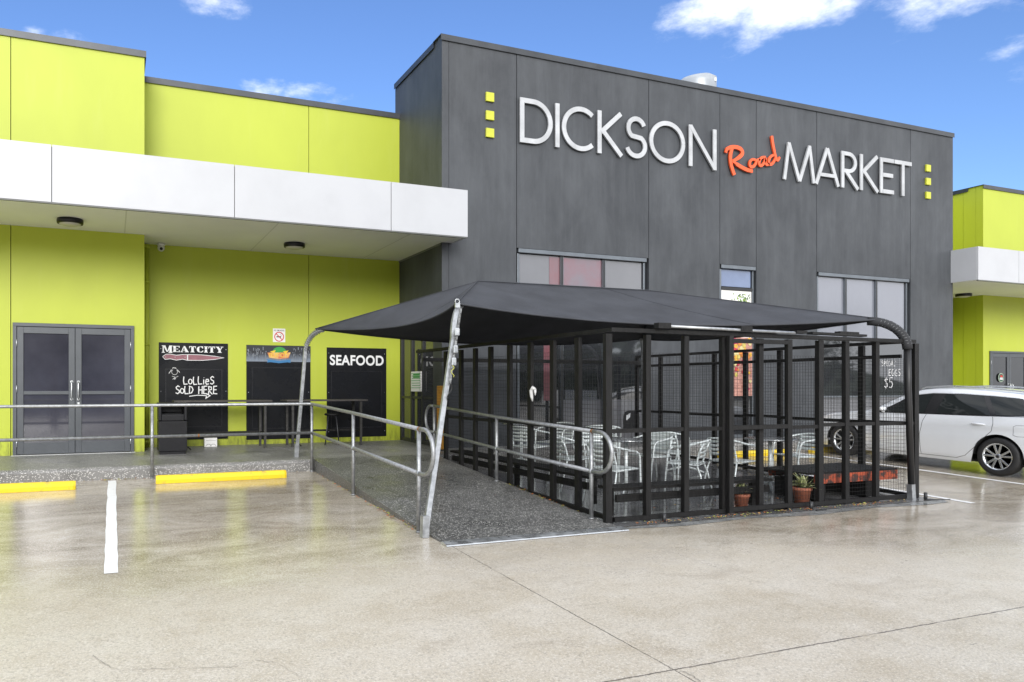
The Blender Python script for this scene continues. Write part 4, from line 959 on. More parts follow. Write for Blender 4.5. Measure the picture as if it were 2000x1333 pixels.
# ================================================================== SHADE SAIL
SZ = EYE
B0 = {'A': (2.88,12.07), 'B': (2.985,6.88), 'C': (10.17,6.72), 'D': (10.15,12.1)}
dg = {'A': (1,-1), 'B': (1,1), 'C': (-1,1), 'D': (-1,-1)}
def P2(k, d): return (B0[k][0]+dg[k][0]*d, B0[k][1]+dg[k][1]*d)
tipd = {'A': .26, 'B': .70, 'C': .24, 'D': .26}; tz = {'A': .955, 'B': .955, 'C': .93, 'D': .95}
cor = {k: Vector((*P2(k, tipd[k]), SZ+tz[k])) for k in 'ABCD'}
Pk1 = Vector((5.02, 9.6, SZ+1.55)); Pk2 = Vector((8.2, 9.6, SZ+1.56))
sail = thing('shade_sail', 'black shade sail canopy pitched over the caged seating area', 'shade canopy', (6.6, 9.6, gz(9.6)))
def edge(a, b, t, inw, sag):
    p = a.lerp(b, t); k = 4*t*(1-t); return p + Vector((inw[0]*k, inw[1]*k, -sag*k))
def face(a, b, p1, p2, inw, sag, nt=28, ns=12, bel=.05):
    rows = []
    for j in range(ns+1):
        s = j/ns; r = []
        for i in range(nt+1):
            t = i/nt; e = edge(a, b, t, inw, sag); q = p1.lerp(p2, t); v = e.lerp(q, s)
            wr = .006*math.sin(t*55+s*9)*math.sin(math.pi*t)*(1-s)*math.exp(-((t*(1-t))*14))
            v.z -= bel*4*s*(1-s)*math.sin(math.pi*t) - wr
            r.append(tuple(v))
        rows.append(r)
    return rows
q = MB()
F1 = face(cor['B'], cor['C'], Pk1, Pk2, (0,.38), .13); F2 = face(cor['C'], cor['D'], Pk2, Pk2, (-.45,0), .14); F3 = face(cor['D'], cor['A'], Pk2, Pk1, (0,-.25), .20); F4 = face(cor['A'], cor['B'], Pk1, Pk1, (.38,0), .10)
for F in (F1, F2, F3, F4): q.grid(F)
fab = wp(q, 'fabric', mFabric, sail)
sm = fab.modifiers.new('thickness', 'SOLIDIFY'); sm.thickness = .004; sm.offset = 0
q = MB()
for F in (F1, F2, F3, F4): q.tube([Vector(p) for p in F[0]], .011, 6)
wp(q, 'hem', mFabric, sail)
q = MB()
for F, w_ in ((F1, .006),): q.tube([Vector(p)+Vector((0,0,.008)) for p in F[-1]], .010, 6)
for F in (F1, F3):
    for i in (0, -1): q.tube([Vector(r[i])+Vector((0,0,.004)) for r in F], .007, 6)
q.tube([Vector(r[16])+Vector((0,0,.004)) for r in F4], .005, 5); q.tube([Vector(r[20])+Vector((0,0,.004)) for r in F1], .004, 5)
wp(q, 'seam', mFabric, sail)
def pole(k, base_z, lean, label, sleeve=False):
    def pt(d, z): return Vector((*P2(k, d), z))
    zt = SZ+tz[k]; rt = thing('sail_post', label, 'post', (B0[k][0], B0[k][1], base_z), group='posts of the shade sail')
    pts = [pt(0, base_z), pt(lean*.5, (base_z+zt-.42)/2), pt(lean, zt-.42)]
    d1 = tipd[k]+.12
    for i in range(1, 9): a = R(90*i/8); pts.append(pt(lean+(d1-lean)*(1-math.cos(a)), zt-.42+.40*math.sin(a)))
    q = MB(); q.tube(pts, .040, 4)
    for i in range(len(q.sm)): q.sm[i] = False
    o = wp(q, 'pole', mTimber if sleeve == 2 else mGalv, rt); b = o.modifiers.new('b', 'BEVEL'); b.width = .006; b.limit_method = 'ANGLE'; b.angle_limit = R(50)
    q = MB(); q.tube([pt(-.003, base_z-.0), pt(.005, base_z+.22)], .052, 4); 
    for i in range(len(q.sm)): q.sm[i] = False
    wp(q, 'base_sleeve', mGalv, rt)
    if sleeve:
        q = MB(); q.tube([p for p in pts[2:]] , [.060+.002*(i % 2) for i in range(len(pts)-2)], 10); wp(q, 'fabric_sleeve', M('black_sleeve_cloth', (.025,.026,.029), .8), rt)
        q = MB(); q.tube([pt(.0, base_z+.22), pt(lean*.9, SZ+.02), pts[2]], .042, 8); wp(q, 'sleeve_lower', M('black_painted_steel', (.014,.014,.015), .45), rt)
    return rt, pts
rA, pA = pole('A', FP, .12, 'galvanised sail post rising from the footpath near the middle board')
rB, pB = pole('B', gz(6.88), .62, 'leaning galvanised sail post at the foot of the ramp with ratchet strap')
rC, pC = pole('C', gz(6.7), .03, 'sail post wrapped in black fabric at the cage front right corner', 2)
rD, pD = pole('D', FP-.1, .1, 'sail post at the back of the cage by the charcoal wall')
# lacing on the bends
for rt, pts in ((rA, pA), (rC, pC)):
    q = MB()
    for i in range(3, 9):
        for s_ in (.0, .5):
            c = pts[i].lerp(pts[min(i+1, 9)], s_); tt = (pts[min(i+1, 9)]-pts[i-1]).normalized(); u = tt.orthogonal().normalized(); w_ = tt.cross(u); rr = .050 if rt == rA else .0615
            q.tube([c + (u*math.cos(a*1.0472)+w_*math.sin(a*1.0472))*(rr+.0) + tt*.012*math.sin(a*1.0472) for a in range(6)], .004, 5, closed=True)
    wp(q, 'lacing', M('grey_lacing', (.16,.165,.17), .5), rt)
# strap and hook on post B
def along(pts, z):
    for a, b in zip(pts, pts[1:]):
        if a.z <= z <= b.z: return a.lerp(b, (z-a.z)/(b.z-a.z))
off = Vector((.012, -.055, 0))
q = MB(); zs_ = [SZ+.93, SZ+.6, SZ+.3, SZ-.02]; q.bar(along(pB, SZ+.90)+off, along(pB, SZ+.02)+off, .028, .004, up=(0,1,0)); wp(q, 'strap', M('grey_webbing', (.30,.31,.31), .7, dark=(.05,.05,.05), scale=30), rB)
for z_ in (.62, .42, .28): q = MB(); c = along(pB, SZ+z_)+off*1.2; q.box(c.x-.028, c.x+.028, c.y-.028, c.y, c.z-.05, c.z+.04); wp(q, 'ratchet_buckle', mAlu, rB).modifiers.new('b','BEVEL').width = .01
q = MB(); c = along(pB, SZ-.05)+off*1.25; q.tube([c+Vector((.03*math.sin(i*.62), 0, .09-.022*i)) for i in range(10)], .006, 6); wp(q, 'hook', M('black_iron', (.03,.03,.03), .4, .6), rB)
q = MB(); c = along(pB, SZ+.17)+off*1.2; q.tube([c+Vector((.02*math.sin(i*1.1), -.01, .06-.016*i)) for i in range(9)], .004, 5); wp(q, 'cord', M('yellow_cord', (.5,.5,.08), .6), rB)
q = MB(); c = cor['B']; q.tube([c+Vector((.03*math.cos(i*1.05), -.03, .02+.03*math.sin(i*1.05))) for i in range(6)], .006, 6, closed=True); q.box(c.x-.03, c.x+.03, c.y-.04, c.y-.02, c.z-.05, c.z+.0); wp(q, 'corner_ring', mAlu, rB)

# ================================================================== CAGE
YC0, XC0, XC1, YC1 = 6.80, 5.27, 10.27, 12.45
ZC = EYE+.64; ZM = EYE-.51
cg = thing('mesh_cage', 'black timber framed wire mesh cage enclosing the cafe chairs', 'enclosure', ((XC0+XC1)/2, 9.5, gz(9.5)))
def cpost(x, y, w=.075, d=.05, z1=ZC, z0=None, nm='post'):
    q = MB(); jx_ = random.uniform(-.004,.004); z0 = gz(y)+.01 if z0 is None else z0
    q.box(x-w/2+jx_, x+w/2+jx_, y-d/2, y+d/2, z0, z1-.0); return wp(q, nm, mTimber, cg)
random.seed(4)
fx = [XatY(p, YC0) for p in (1187,1264,1338,1413,1484,1540,1600,1651,1710,1787)]
for i, x in enumerate(fx): cpost(x, YC0, .085 if i in (0,3,6,9) else .07, .06, ZC-.0475)
ly = [YatX(p, XC0) for p in (871,901,929,959,996,1036,1080,1129)]
for y in ly: cpost(XC0, y, .05, .085, ZC-.0475)
n_r = 8; ry = [YC0 + (YC1-YC0)*(k+1)/n_r for k in range(n_r)]
for y in ry: cpost(XC1, y, .05, .08, ZC-.0475)
def cbar(a, b, w, h, nm): q = MB(); q.bar(a, b, w, h); return wp(q, nm, mTimber, cg)
cbar((XC0-.05, YC0, ZC), (XC1+.05, YC0, ZC-.02), .095, .045, 'top_rail'); cbar((XC0, YC0+.05, ZC), (XC0, YC1, ZC), .09, .045, 'top_rail'); cbar((XC1, YC0+.05, ZC-.02), (XC1, YC1, ZC-.02), .09, .045, 'top_rail')
def segrail(pts_axis, fixed, z, axis, w=.045, h=.045, nm='mid_rail', zfun=None):
    for a, b in zip(pts_axis, pts_axis[1:]):
        lo, hi = min(a,b)+.036, max(a,b)-.036; q = MB(); zz_ = z+random.uniform(-.012,.012)
        za, zb2 = (zfun(lo), zfun(hi)) if zfun else (zz_, zz_)
        if axis == 'X': q.bar((lo, fixed, za), (hi, fixed, zb2), w, h)
        else: q.bar((fixed, lo, za), (fixed, hi, zb2), w, h)
        wp(q, nm, mTimber, cg)
segrail(fx, YC0, ZM, 'X'); segrail([YC0]+sorted(ly), XC0, ZM, 'Y'); segrail([YC0]+ry, XC1, ZM-.0, 'Y')
q = MB(); q.bar((XC0, YC0-.014, gz(YC0)+.045), (XC1, YC0-.014, gz(YC0)+.045), .05, .05); wp(q, 'bottom_rail', mTimber, cg)
q = MB(); q.bar((XC0-.003, YC0+.04, gz(YC0)+.05), (XC0-.003, 11.5, gz(11.5)+.06), .05, .05); wp(q, 'bottom_rail', mTimber, cg)
q = MB(); q.bar((XC1, YC0+.04, gz(YC0)+.05), (XC1, 11.5, gz(11.5)+.06), .05, .05); wp(q, 'bottom_rail', mTimber, cg)
# upper inner rails and rear frame
for y in (12.3,): cbar((XC0+.03, y, ZC-.15), (XC1-.03, y, ZC-.15), .045, .07, 'roof_joist')
q = MB(); q.bar((XC1-.04, YC0+.1, ZC-.22), (XC1-.04, YC1, ZC-.22), .035, .05); wp(q, 'inner_rail', mTimber, cg)
# wire mesh
def mesh_panel(a0, a1, z0f, z1, fixed, axis, sp=.05, r=.0013):
    q = MB(); n = int((a1-a0)/sp)
    def bx(lo, hi, za, zb2, wa):
        if axis == 'X': q.box(lo, hi, fixed-r, fixed+r, za, zb2)
        else: q.box(fixed-r, fixed+r, lo, hi, za, zb2)
    for i in range(n+1): a = a0+(a1-a0)*i/n; bx(a-r, a+r, z0f, z1, 0)
    k = int((z1-z0f)/sp)
    for i in range(k+1): z = z0f+(z1-z0f)*i/k; bx(a0, a1, z-r, z+r, 0)
    return wp(q, 'wire_mesh', mWire, cg)
zb0 = gz(YC0)+.1
mesh_panel(XC0+.04, XC1-.04, zb0, ZC-.25, YC0+.034, 'X'); mesh_panel(YC0+.06, YC1, gz(11.6)+.1, ZC-.2, XC0+.03, 'Y'); mesh_panel(YC0+.06, YC1, gz(9)+.12, ZC-.22, XC1-.03, 'Y')
# sliding gate in front of the cage
gt = thing('sliding_gate', 'black timber gate panel hung from a steel track on the cage front', 'gate', (8.0, YC0-.07, gz(6.7)))
Yg = YC0-.075; g0, g1 = XatY(1426, Yg), XatY(1540, Yg)
q = MB(); q.box(g0-.035, g0+.035, Yg-.025, Yg+.025, gz(Yg)+.03, ZC-.03); wp(q, 'stile', mTimber, gt)
q = MB(); q.box(g1-.03, g1+.03, Yg-.02, Yg+.02, gz(Yg)+.03, ZC-.06); wp(q, 'stile', mTimber, gt)
for z_ in (gz(Yg)+.07, ZM-.02+.03, ZC-.09): q = MB(); q.box(g0+.035, g1-.03, Yg-.02, Yg+.02, z_-.025, z_+.025); wp(q, 'rail', mTimber, gt)
tk = thing('gate_track', 'bright steel sliding track tube along the top of the cage front', 'track', (7.4, YC0-.1, ZC))
t0, t1 = XatY(1300, YC0-.1), XatY(1552, YC0-.1)
q = MB(); q.tube([(t0, YC0-.1, ZC+.055), (t1, YC0-.1, ZC+.03)], .018, 10); wp(q, 'tube', mGalv, tk)
for x in (t0-.03, (t0+t1)/2+.2, t1+.1): q = MB(); q.box(x-.09, x+.09, YC0-.125, YC0-.045, ZC+.026, ZC+.09 if x < t1 else ZC+.06); wp(q, 'bracket', mTimber, tk)
cb = thing('timber_offcut', 'loose black timber board lying along the cage top rail', 'timber', (9.2, YC0, ZC+.02)); 
q = MB(); q.bar((8.35, YC0, ZC+.045), (9.35, YC0, ZC+.035), .09, .03); q.bar((8.85, YC0-.002, ZC+.068), (9.2, YC0-.002, ZC+.064), .085, .025); wp(q, 'board', mTimber, cb)
# short drop-bolt stubs outside
for i, (px, py, lab) in enumerate(((1290,1006,'short black pipe stub on the apron, nearest the ramp'),(1576,984,'short black pipe stub below the potted plant at cage middle'),(1799,978,'short black pipe stub at the cage right corner'))):
    x = XatY(px, 6.72); o = thing('pipe_stub', lab, 'pipe', (x, 6.66, gz(6.66)), group='pipe stubs outside the cage')
    q = MB(); q.lathe([(.022,0),(.022,.105),(.016,.105),(.016,.06),(.001,.06)], n=14); q.build('pipe', mFrameD, o)
    q = MB(); q.box(-.015,.16,-.09,-.075,.004,.016) if i < 2 else q.tube([(0,-.02,.012),(.32,-.12,.01)], .006, 6); q.build('drop_bolt', mFrameD, o)
# small white hose hook on left side post
hk = thing('rag', 'white plastic rag tied to a cage post above the handrail', 'rag', (XC0-.04, YatX(1050, XC0), EYE-.12)); q = MB()
q.tube([(0,0,.08),(-.01,.03,.10),(-.02,.06,.06),(-.02,.05,-.02),(-.01,.045,-.08)], [.02,.03,.028,.022,.008], 7); q.tube([(0,0,.08),(-.01,-.02,.05),(-.01,-.02,.0)], [.02,.018,.006], 6); q.build('rag_cloth', mWhite, hk)
ab = thing('amber_panel', 'narrow amber board standing by the shop entry behind the ramp rail', 'board', (XatY(860,12.2), 12.2, FP)); q = MB(); q.box(-.065,.065,-.012,.012,0,1.20); q.build('panel', mAmber, ab, bevel=.003)
q = MB(); q.box(-.067,.067,-.016,-.0125,.0,.03); q.build('foot', mFrameD, ab)

# ================================================================== CAFE FURNITURE
def chair():
    c = thing('cafe_chair', '', 'chair'); r = .0115
    # local: sits facing +Y, origin at floor centre
    hw = .25; sh = .44
    for s_ in (-1, 1):
        q = MB(); q.tube([(s_*.235,.23,0),(s_*.245,.21,.30),(s_*.26,.18,.58),(s_*.262,.15,.625),(s_*.262,.11,.645)], r, 8); q.build('leg', mChair, c)
        q = MB(); q.tube([(s_*.235,-.27,0),(s_*.225,-.20,.30),(s_*.205,-.15,.44),(s_*.20,-.19,.60),(s_*.185,-.235,.70)], r, 8); q.build('leg', mChair, c)
    pts = [(-.262,.11,.645)] + [(-.265,.0,.66),(-.265,-.10,.68)]
    pts += [(.265*math.sin(R(-90+180*i/14))*1.0, -.10-.17*math.cos(R(-90+180*i/14)), .68+.055*math.cos(R(-90+180*i/14))) for i in range(1, 14)]
    pts += [(.265,-.10,.68),(.265,.0,.66),(.262,.11,.645)]
    q = MB(); q.tube(pts, r*1.15, 8); q.build('arm_rail', mChair, c)
    q = MB(); q.tube([(-.225,.20,sh-.012),(-.225,-.17,sh-.025),(.225,-.17,sh-.025),(.225,.20,sh-.012)], .009, 7, closed=True); q.tube([(-.238,.22,.2),(.238,.22,.2)], .006, 6) if False else None; q.build('seat_frame', mChair, c)
    q = MB()
    for k in range(7): y = -.165+k*.057; q.box(-.222, .222, y, y+.042, sh-.012+.0006*k, sh-.006+.0006*k)
    q.build('seat', mChair, c)
    q = MB()
    for k in range(4):
        z = .50+k*.055; rows = []
        for i in range(9): a = R(-62+124*i/8); x_, y_ = .20*math.sin(a)/math.sin(R(62)), -.165-.03*k/3-.055*(math.cos(a)-math.cos(R(62)))*1.2; rows.append([(x_, y_, z), (x_, y_-.006, z+.038)])
        q.grid(rows)
    o = q.build('backrest', mChair, c); s2 = o.modifiers.new('t','SOLIDIFY'); s2.thickness = .004
    return c
ch = chair(); GC = 'aluminium cafe chairs inside the cage'
for i, (x, y, rz, lab) in enumerate(((6.06,7.82,-80,'aluminium chair nearest the front left cage corner, facing right'), (7.42,7.95,35,'aluminium chair turned at the front table, beside the second front bay'),
        (6.95,9.35,165,'aluminium chair behind the front left table'), (8.05,9.05,-60,'aluminium chair between the front left and middle back tables'),
        (6.35,10.3,-75,'aluminium chair left of the back table near the left cage side'), (7.1,10.7,110,'aluminium chair right of the back table near the left cage side'),
        (8.22,7.95,-85,'aluminium chair facing right, directly behind the sliding gate'), (9.72,8.12,80,'aluminium chair facing left, behind the terracotta pots'), (6.15,8.85,-100,'aluminium chair at the left of the front left table, second from the cage corner'), (7.75,10.25,-40,'aluminium chair at the far back of the cage behind the sliding gate bay'), (7.45,8.75,95,'aluminium chair turned towards the front left table from its right side'))):
    o = ch if i == 0 else copy_tree(ch); o.location = (x, y, gz(y)+.008); o.rotation_euler = (0, 0, R(rz)); o.scale = (1.07, 1.07, 1.05); tag(o, lab, 'chair', GC)
def table():
    t = thing('cafe_table', '', 'table')
    q = MB(); q.lathe([(.001,.712),(.30,.712),(.348,.716),(.352,.735),(.345,.742),(.30,.738),(.001,.738)], n=36); q.build('tabletop', mTableTop, t)
    q = MB(); q.tube([(0,0,.03),(0,0,.712)], .026, 12); q.build('pedestal', mChair, t)
    for a in range(4): q = MB(); c0, s0 = math.cos(a*1.571+.78), math.sin(a*1.571+.78); q.tube([(.02*c0,.02*s0,.10),(.2*c0,.2*s0,.05),(.3*c0,.3*s0,.012)], [.018,.016,.012], 8); q.build('foot', mChair, t)
    return t
tb = table()
for i, (x, y, lab) in enumerate(((6.78,8.45,'round steel topped table at the front left of the cage'), (8.95,9.65,'round steel topped table at the middle back of the cage'), (6.75,11.25,'round steel topped table deep in the cage by the shop window'), (9.0,7.98,'round steel topped table between the two facing chairs at right'))):
    o = tb if i == 0 else copy_tree(tb); o.location = (x, y, gz(y)+.008); tag(o, lab, 'table', 'round cafe tables inside the cage')
def bench(x0, x1, y0, y1, lab, h=.36):
    cx_, cy_ = (x0+x1)/2, (y0+y1)/2; z0 = gz(cy_)+.01; b = thing('low_bench', lab, 'bench', (cx_, cy_, z0), group='low black benches inside the cage')
    along_x = (x1-x0) > (y1-y0); q = MB(); n = 3; L_ = (x1-x0)/2 if along_x else (y1-y0)/2; wd = (y1-y0) if along_x else (x1-x0)
    for k in range(n):
        a = -wd/2 + k*wd/n; 
        if along_x: q.box(-L_, L_, a, a+wd/n-.015, h-.035, h)
        else: q.box(a, a+wd/n-.015, -L_, L_, h-.035, h)
    q.build('seat', mTimber, b)
    q = MB()
    if along_x: q.box(-L_+.05, L_-.05, -wd/2+.01, -wd/2+.05, h-.17, h-.085)
    else: q.box(-wd/2+.01, -wd/2+.05, -L_+.05, L_-.05, h-.17, h-.085)
    q.build('apron_board', mTimber, b)
    for s_ in (-1, 0, 1):
        q = MB(); 
        if along_x: q.box(s_*(L_-.12)-.03, s_*(L_-.12)+.03, .03, .09, 0, h-.036)
        else: q.box(-.03, .03, s_*(L_-.12)-.03, s_*(L_-.12)+.03, 0, h-.036)
        q.build('leg', mTimber, b)
bench(5.38, 7.85, 6.92, 7.24, 'low black slatted bench just behind the cage front, left of the gate'); bench(5.38, 5.70, 7.4, 11.3, 'low black slatted bench running along the left cage side')
lp = thing('low_platform', 'low black plank platform with chipped orange beam at cage right corner', 'platform', (9.45, 7.35, gz(7.35)+.01))
q = MB()
for k in range(5): q.box(-.95, .78, -.40+k*.16, -.40+k*.16+.148, .36, .385)
q.build('planks', mTimber, lp)
q = MB(); q.box(-.80, .76, -.415, -.365, .235, .358); q.build('side_beam', mRedBeam, lp)
q = MB(); q.box(-.78, .76, .33, .37, .26, .358); q.build('side_beam', mRedBeam, lp)
for x in (-.65, .33): q = MB(); q.box(x-.10, x+.10, -.34, .30, 0, .259); q.build('block_leg', mTimber, lp, bevel=.01)
def pot(px, lab, seed, y=6.98, s=1.0, tilt=0):
    random.seed(seed); x = XatY(px, y); p = thing('potted_plant', lab, 'potted plant', (x, y, gz(y)+.01), group='terracotta pots of spiky plants')
    q = MB(); q.lathe([(.001,.005),(.075*s,.0),(.098*s,.15*s),(.112*s,.155*s),(.114*s,.19*s),(.102*s,.192*s),(.096*s,.16*s)], n=26); q.build('pot', mTerra, p)
    q = MB(); q.lathe([(.095*s,.160*s),(.001,.172*s)], n=18); q.build('soil', mSoil, p)
    q = MB()
    for cl in range(5):
        cx_, cy_ = random.uniform(-.045,.045), random.uniform(-.045,.045)
        for k in range(17):
            a = random.uniform(0, 6.28); el = random.uniform(.35, 1.35); l_ = random.uniform(.13,.25)*s; w_ = .013
            P = []; dirv = Vector((math.cos(a)*math.cos(el), math.sin(a)*math.cos(el), math.sin(el))); side = Vector((-math.sin(a), math.cos(a), 0)); base = Vector((cx_, cy_, .165*s+random.uniform(0,.06)))
            for i, (tt, ww) in enumerate(((0,.5),(.35,1),(.75,.7),(1,.05))):
                c = base + dirv*l_*tt - Vector((0,0,.30*l_*tt*tt)); P.append([tuple(c-side*w_*ww), tuple(c+side*w_*ww)])
            q.grid(P, smooth=False)
    q.build('leaves', mLeafA, p, fix=False)
pot(1448, 'pale spiky plant in a terracotta pot behind the sliding gate', 21, 7.02, .92); pot(1566, 'bushy spiky plant in a terracotta pot at the cage middle bay', 33, 7.0, 1.1)

# ================================================================== LEAF LITTER
def litter(name, pts, n, spread, seed):
    random.seed(seed); q = MB(); segs = list(zip(pts, pts[1:]))
    for k in range(n):
        a, b = random.choice(segs); t = random.random(); cl = .5+.5*math.sin(t*23+seed)
        if random.random() > .25+.75*cl: continue
        x = a[0]+(b[0]-a[0])*t + random.gauss(0, spread); y = a[1]+(b[1]-a[1])*t + random.gauss(0, spread); z = a[2](y) + random.uniform(.004,.018)
        an = random.uniform(0, 6.28); l_ = random.uniform(.008,.024); u = Vector((math.cos(an), math.sin(an), random.uniform(-.3,.3)))*l_; v = Vector((-math.sin(an), math.cos(an), random.uniform(-.4,.4)))*l_*.45; c = Vector((x,y,z))
        q.add([c-u, c-v*1.0+Vector((0,0,.003)), c+u, c+v], [(0,1,2),(0,2,3)], random.randrange(3))
    return tag(q.build(name, [M('litter_a', (.42,.13,.03), .7), M('litter_b', (.38,.27,.11), .7), M('litter_c', (.30,.31,.06), .7)], fix=False), kind='stuff')
gf = lambda y: gz(y)+.008
litter('fallen_leaves', [(5.5,6.66,gf),(6.4,6.65,gf),(7.4,6.66,gf),(8.8,6.68,gf),(10.0,6.70,gf)], 520, .03, 2)
litter('fallen_leaves', [(3.02,11.3,gz),(3.02,8.6,gz),(3.02,7.2,gz)], 260, .02, 3); litter('fallen_leaves', [(-2.2,11.56,gz),(-.2,11.56,gz),(.6,11.56,gz),(2.9,11.56,gz)], 160, .02, 5)
litter('fallen_leaves', [(6.2,7.3,gf),(8.5,7.4,gf)], 90, .12, 8); litter('fallen_leaves', [(5.18,7.3,rampz),(5.18,9.0,rampz)], 120, .02, 9); litter('fallen_leaves', [(3.4,7.2,rampz),(5.0,8.5,rampz),(4.0,6.0,gz),(1.5,6.5,gz)], 14, .4, 12)

# ================================================================== CAR
def interp(tab, t):
    if t <= tab[0][0]: return tab[0][1]
    for i in range(len(tab)-1):
        (a, va), (b, vb) = tab[i], tab[i+1]
        if t <= b:
            k = (t-a)/(b-a); m0 = (vb - (tab[i-1][1] if i else va)) / (b - (tab[i-1][0] if i else a)) * (b-a) ; m1 = ((tab[i+2][1] if i+2 < len(tab) else vb) - va) / ((tab[i+2][0] if i+2 < len(tab) else b) - a) * (b-a)
            k2, k3 = k*k, k*k*k; return (2*k3-3*k2+1)*va + (k3-2*k2+k)*m0 + (-2*k3+3*k2)*vb + (k3-k2)*m1
    return tab[-1][1]
# t measured from the nose; local car: nose at +Y.  y = 2.35 - t
LC = 4.77; TF, TR = .93, 3.70; RA = .375; RW = .325
roofz = [(0,.52),(.03,.62),(.15,.74),(.45,.845),(.9,.925),(1.25,.975),(1.38,1.01),(1.75,1.235),(2.1,1.395),(2.45,1.462),(2.9,1.478),(3.4,1.462),(3.9,1.418),(4.25,1.368),(4.40,1.33),(4.55,1.16),(4.68,.98),(4.75,.86),(4.77,.72)]
beltz = [(0,.50),(.03,.57),(.15,.69),(.45,.80),(.9,.875),(1.3,.93),(1.8,.955),(2.6,.985),(3.4,1.01),(4.0,1.035),(4.4,1.05),(4.55,1.0),(4.68,.92),(4.75,.82),(4.77,.68)]
halfw = [(0,.50),(.03,.60),(.12,.73),(.35,.835),(.7,.885),(1.2,.902),(2.4,.907),(3.6,.905),(4.1,.885),(4.5,.83),(4.7,.76),(4.77,.66)]
roofw = [(0,.44),(.15,.62),(.5,.72),(1.0,.76),(1.3,.755),(1.7,.66),(2.1,.605),(2.8,.605),(3.6,.59),(4.2,.56),(4.45,.57),(4.77,.55)]
silz = [(0,.30),(.1,.22),(.5,.18),(1.5,.175),(3.2,.185),(4.3,.22),(4.7,.30),(4.77,.38)]
def botz(t):
    z = interp(silz, t)
    for c in (TF, TR):
        d = abs(t-c)
        if d < RA: z = max(z, .335 + math.sqrt(RA*RA-d*d))
    return z
def section(t):
    zb, be, rz_, w, rw = botz(t), interp(beltz, t), interp(roofz, t), interp(halfw, t), interp(roofw, t); sil = interp(silz, t)
    def wid(z):
        k = (z-sil)/max(be-sil, .05)
        return w*interp([(0,.925),(.12,.965),(.35,.992),(.55,1.0),(.70,.990),(.78,.996),(.9,.975),(1,.955)], min(max(k,0),1))
    pts = []
    for i in range(13):
        z = zb + (be-zb)*i/12; pts.append((wid(z), z))
    sh = pts[-1][0]
    rail = rz_-min(.055, (rz_-be)*.35)
    for i in range(1, 7):
        k = i/6; pts.append((sh+(rw-sh)*k + .018*math.sin(math.pi*k), be+(rail-be)*k))
    for i in range(1, 9):
        a = i/8; pts.append((rw*math.cos(a*math.pi/2)**.75 if a < 1 else 0, rail+(rz_-rail)*math.sin(a*math.pi/2)))
    return pts
def side_pt(t, z, off=0):
    s = section(t)
    for (w0, z0), (w1, z1) in zip(s[:19], s[1:19]):
        if z <= z1 or (w1, z1) == s[18]:
            k = 0 if z1 == z0 else (z-z0)/(z1-z0); return (-(w0+(w1-w0)*k+off), 2.35-t, z)
car = thing('parked_car', 'silver white station wagon parked nose-in beside the cage', 'car', (14.745, 10.52-(2.35-TF), gz(10.52-1.42)))
car.rotation_euler = (math.atan(GS), 0, 0)
ts = sorted(set([0,.01,.03,.06,.10] + [round(.15+i*.06, 3) for i in range(77)] + [4.72,4.75,4.77] + [TF-RA+.001, TF+RA-.001, TR-RA+.001, TR+RA-.001] + [TF-RA*math.cos(R(a)) for a in range(6, 180, 8)] + [TR-RA*math.cos(R(a)) for a in range(6, 180, 8)]))
ts = [t for i, t in enumerate(ts) if t <= LC]
rows = []
for t in ts:
    s = section(t); rows.append([(-w, 2.35-t, z) for w, z in s] + [(w, 2.35-t, z) for w, z in s[-2::-1]])
q = MB(); q.grid(rows); nrow = len(rows[0])
for rw_ in (rows[0], rows[-1]): q.add(rw_, [tuple(range(nrow))], 0, False)
body = q.build('body', mPaint, car)
def patch(name, t0, t1, zlo, zhi, m, par, nt=14, nz=5, off=.004, both=True, smooth=True):
    for sg in ((1, -1) if both else (1,)):
        q = MB(); rows = []
        for i in range(nt+1):
            t = t0+(t1-t0)*i/nt; lo, hi = zlo(t), zhi(t); hi = max(hi, lo+.001); r = []
            for j in range(nz+1): x, y, z = side_pt(t, lo+(hi-lo)*j/nz, off); r.append((x*sg, y, z))
            rows.append(r)
        q.grid(rows); o = q.build(name, m, par)
    return o
be = lambda t: interp(beltz, t)
rl_ = lambda t: interp(roofz, t) - min(.055, (interp(roofz, t)-be(t))*.35)
def top_(t): return be(t)+(rl_(t)-be(t))*.82
def glass_patch(name, b0, b1, t0, t1, m, par, off=.007, lo=.012, hi=0.0, nt=18, nz=8):
    for sg in (1, -1):
        q = MB(); rows = []
        for i in range(nt+1):
            k = i/nt; r = []
            for j in range(nz+1):
                s_ = j/nz; t = (b0+(b1-b0)*k)*(1-s_)+(t0+(t1-t0)*k)*s_; zl_ = be(t)+lo; zh_ = max(top_(t)+hi, zl_+.002)
                x, y, z = side_pt(t, zl_+(zh_-zl_)*s_, off); r.append((x*sg, y, z))
            rows.append(r)
        q.grid(rows); o = q.build(name, m, par)
    return o
glass_patch('window_surround', 1.42, 4.30, 2.06, 3.90, mTrim, body, .003, -.010, .016, 60, 10)
glass_patch('side_window', 1.70, 2.47, 2.14, 2.50, mCarGlass, body); glass_patch('side_window', 2.68, 3.56, 2.72, 3.33, mCarGlass, body); glass_patch('side_window', 3.65, 4.21, 3.42, 3.85, mCarGlass, body)
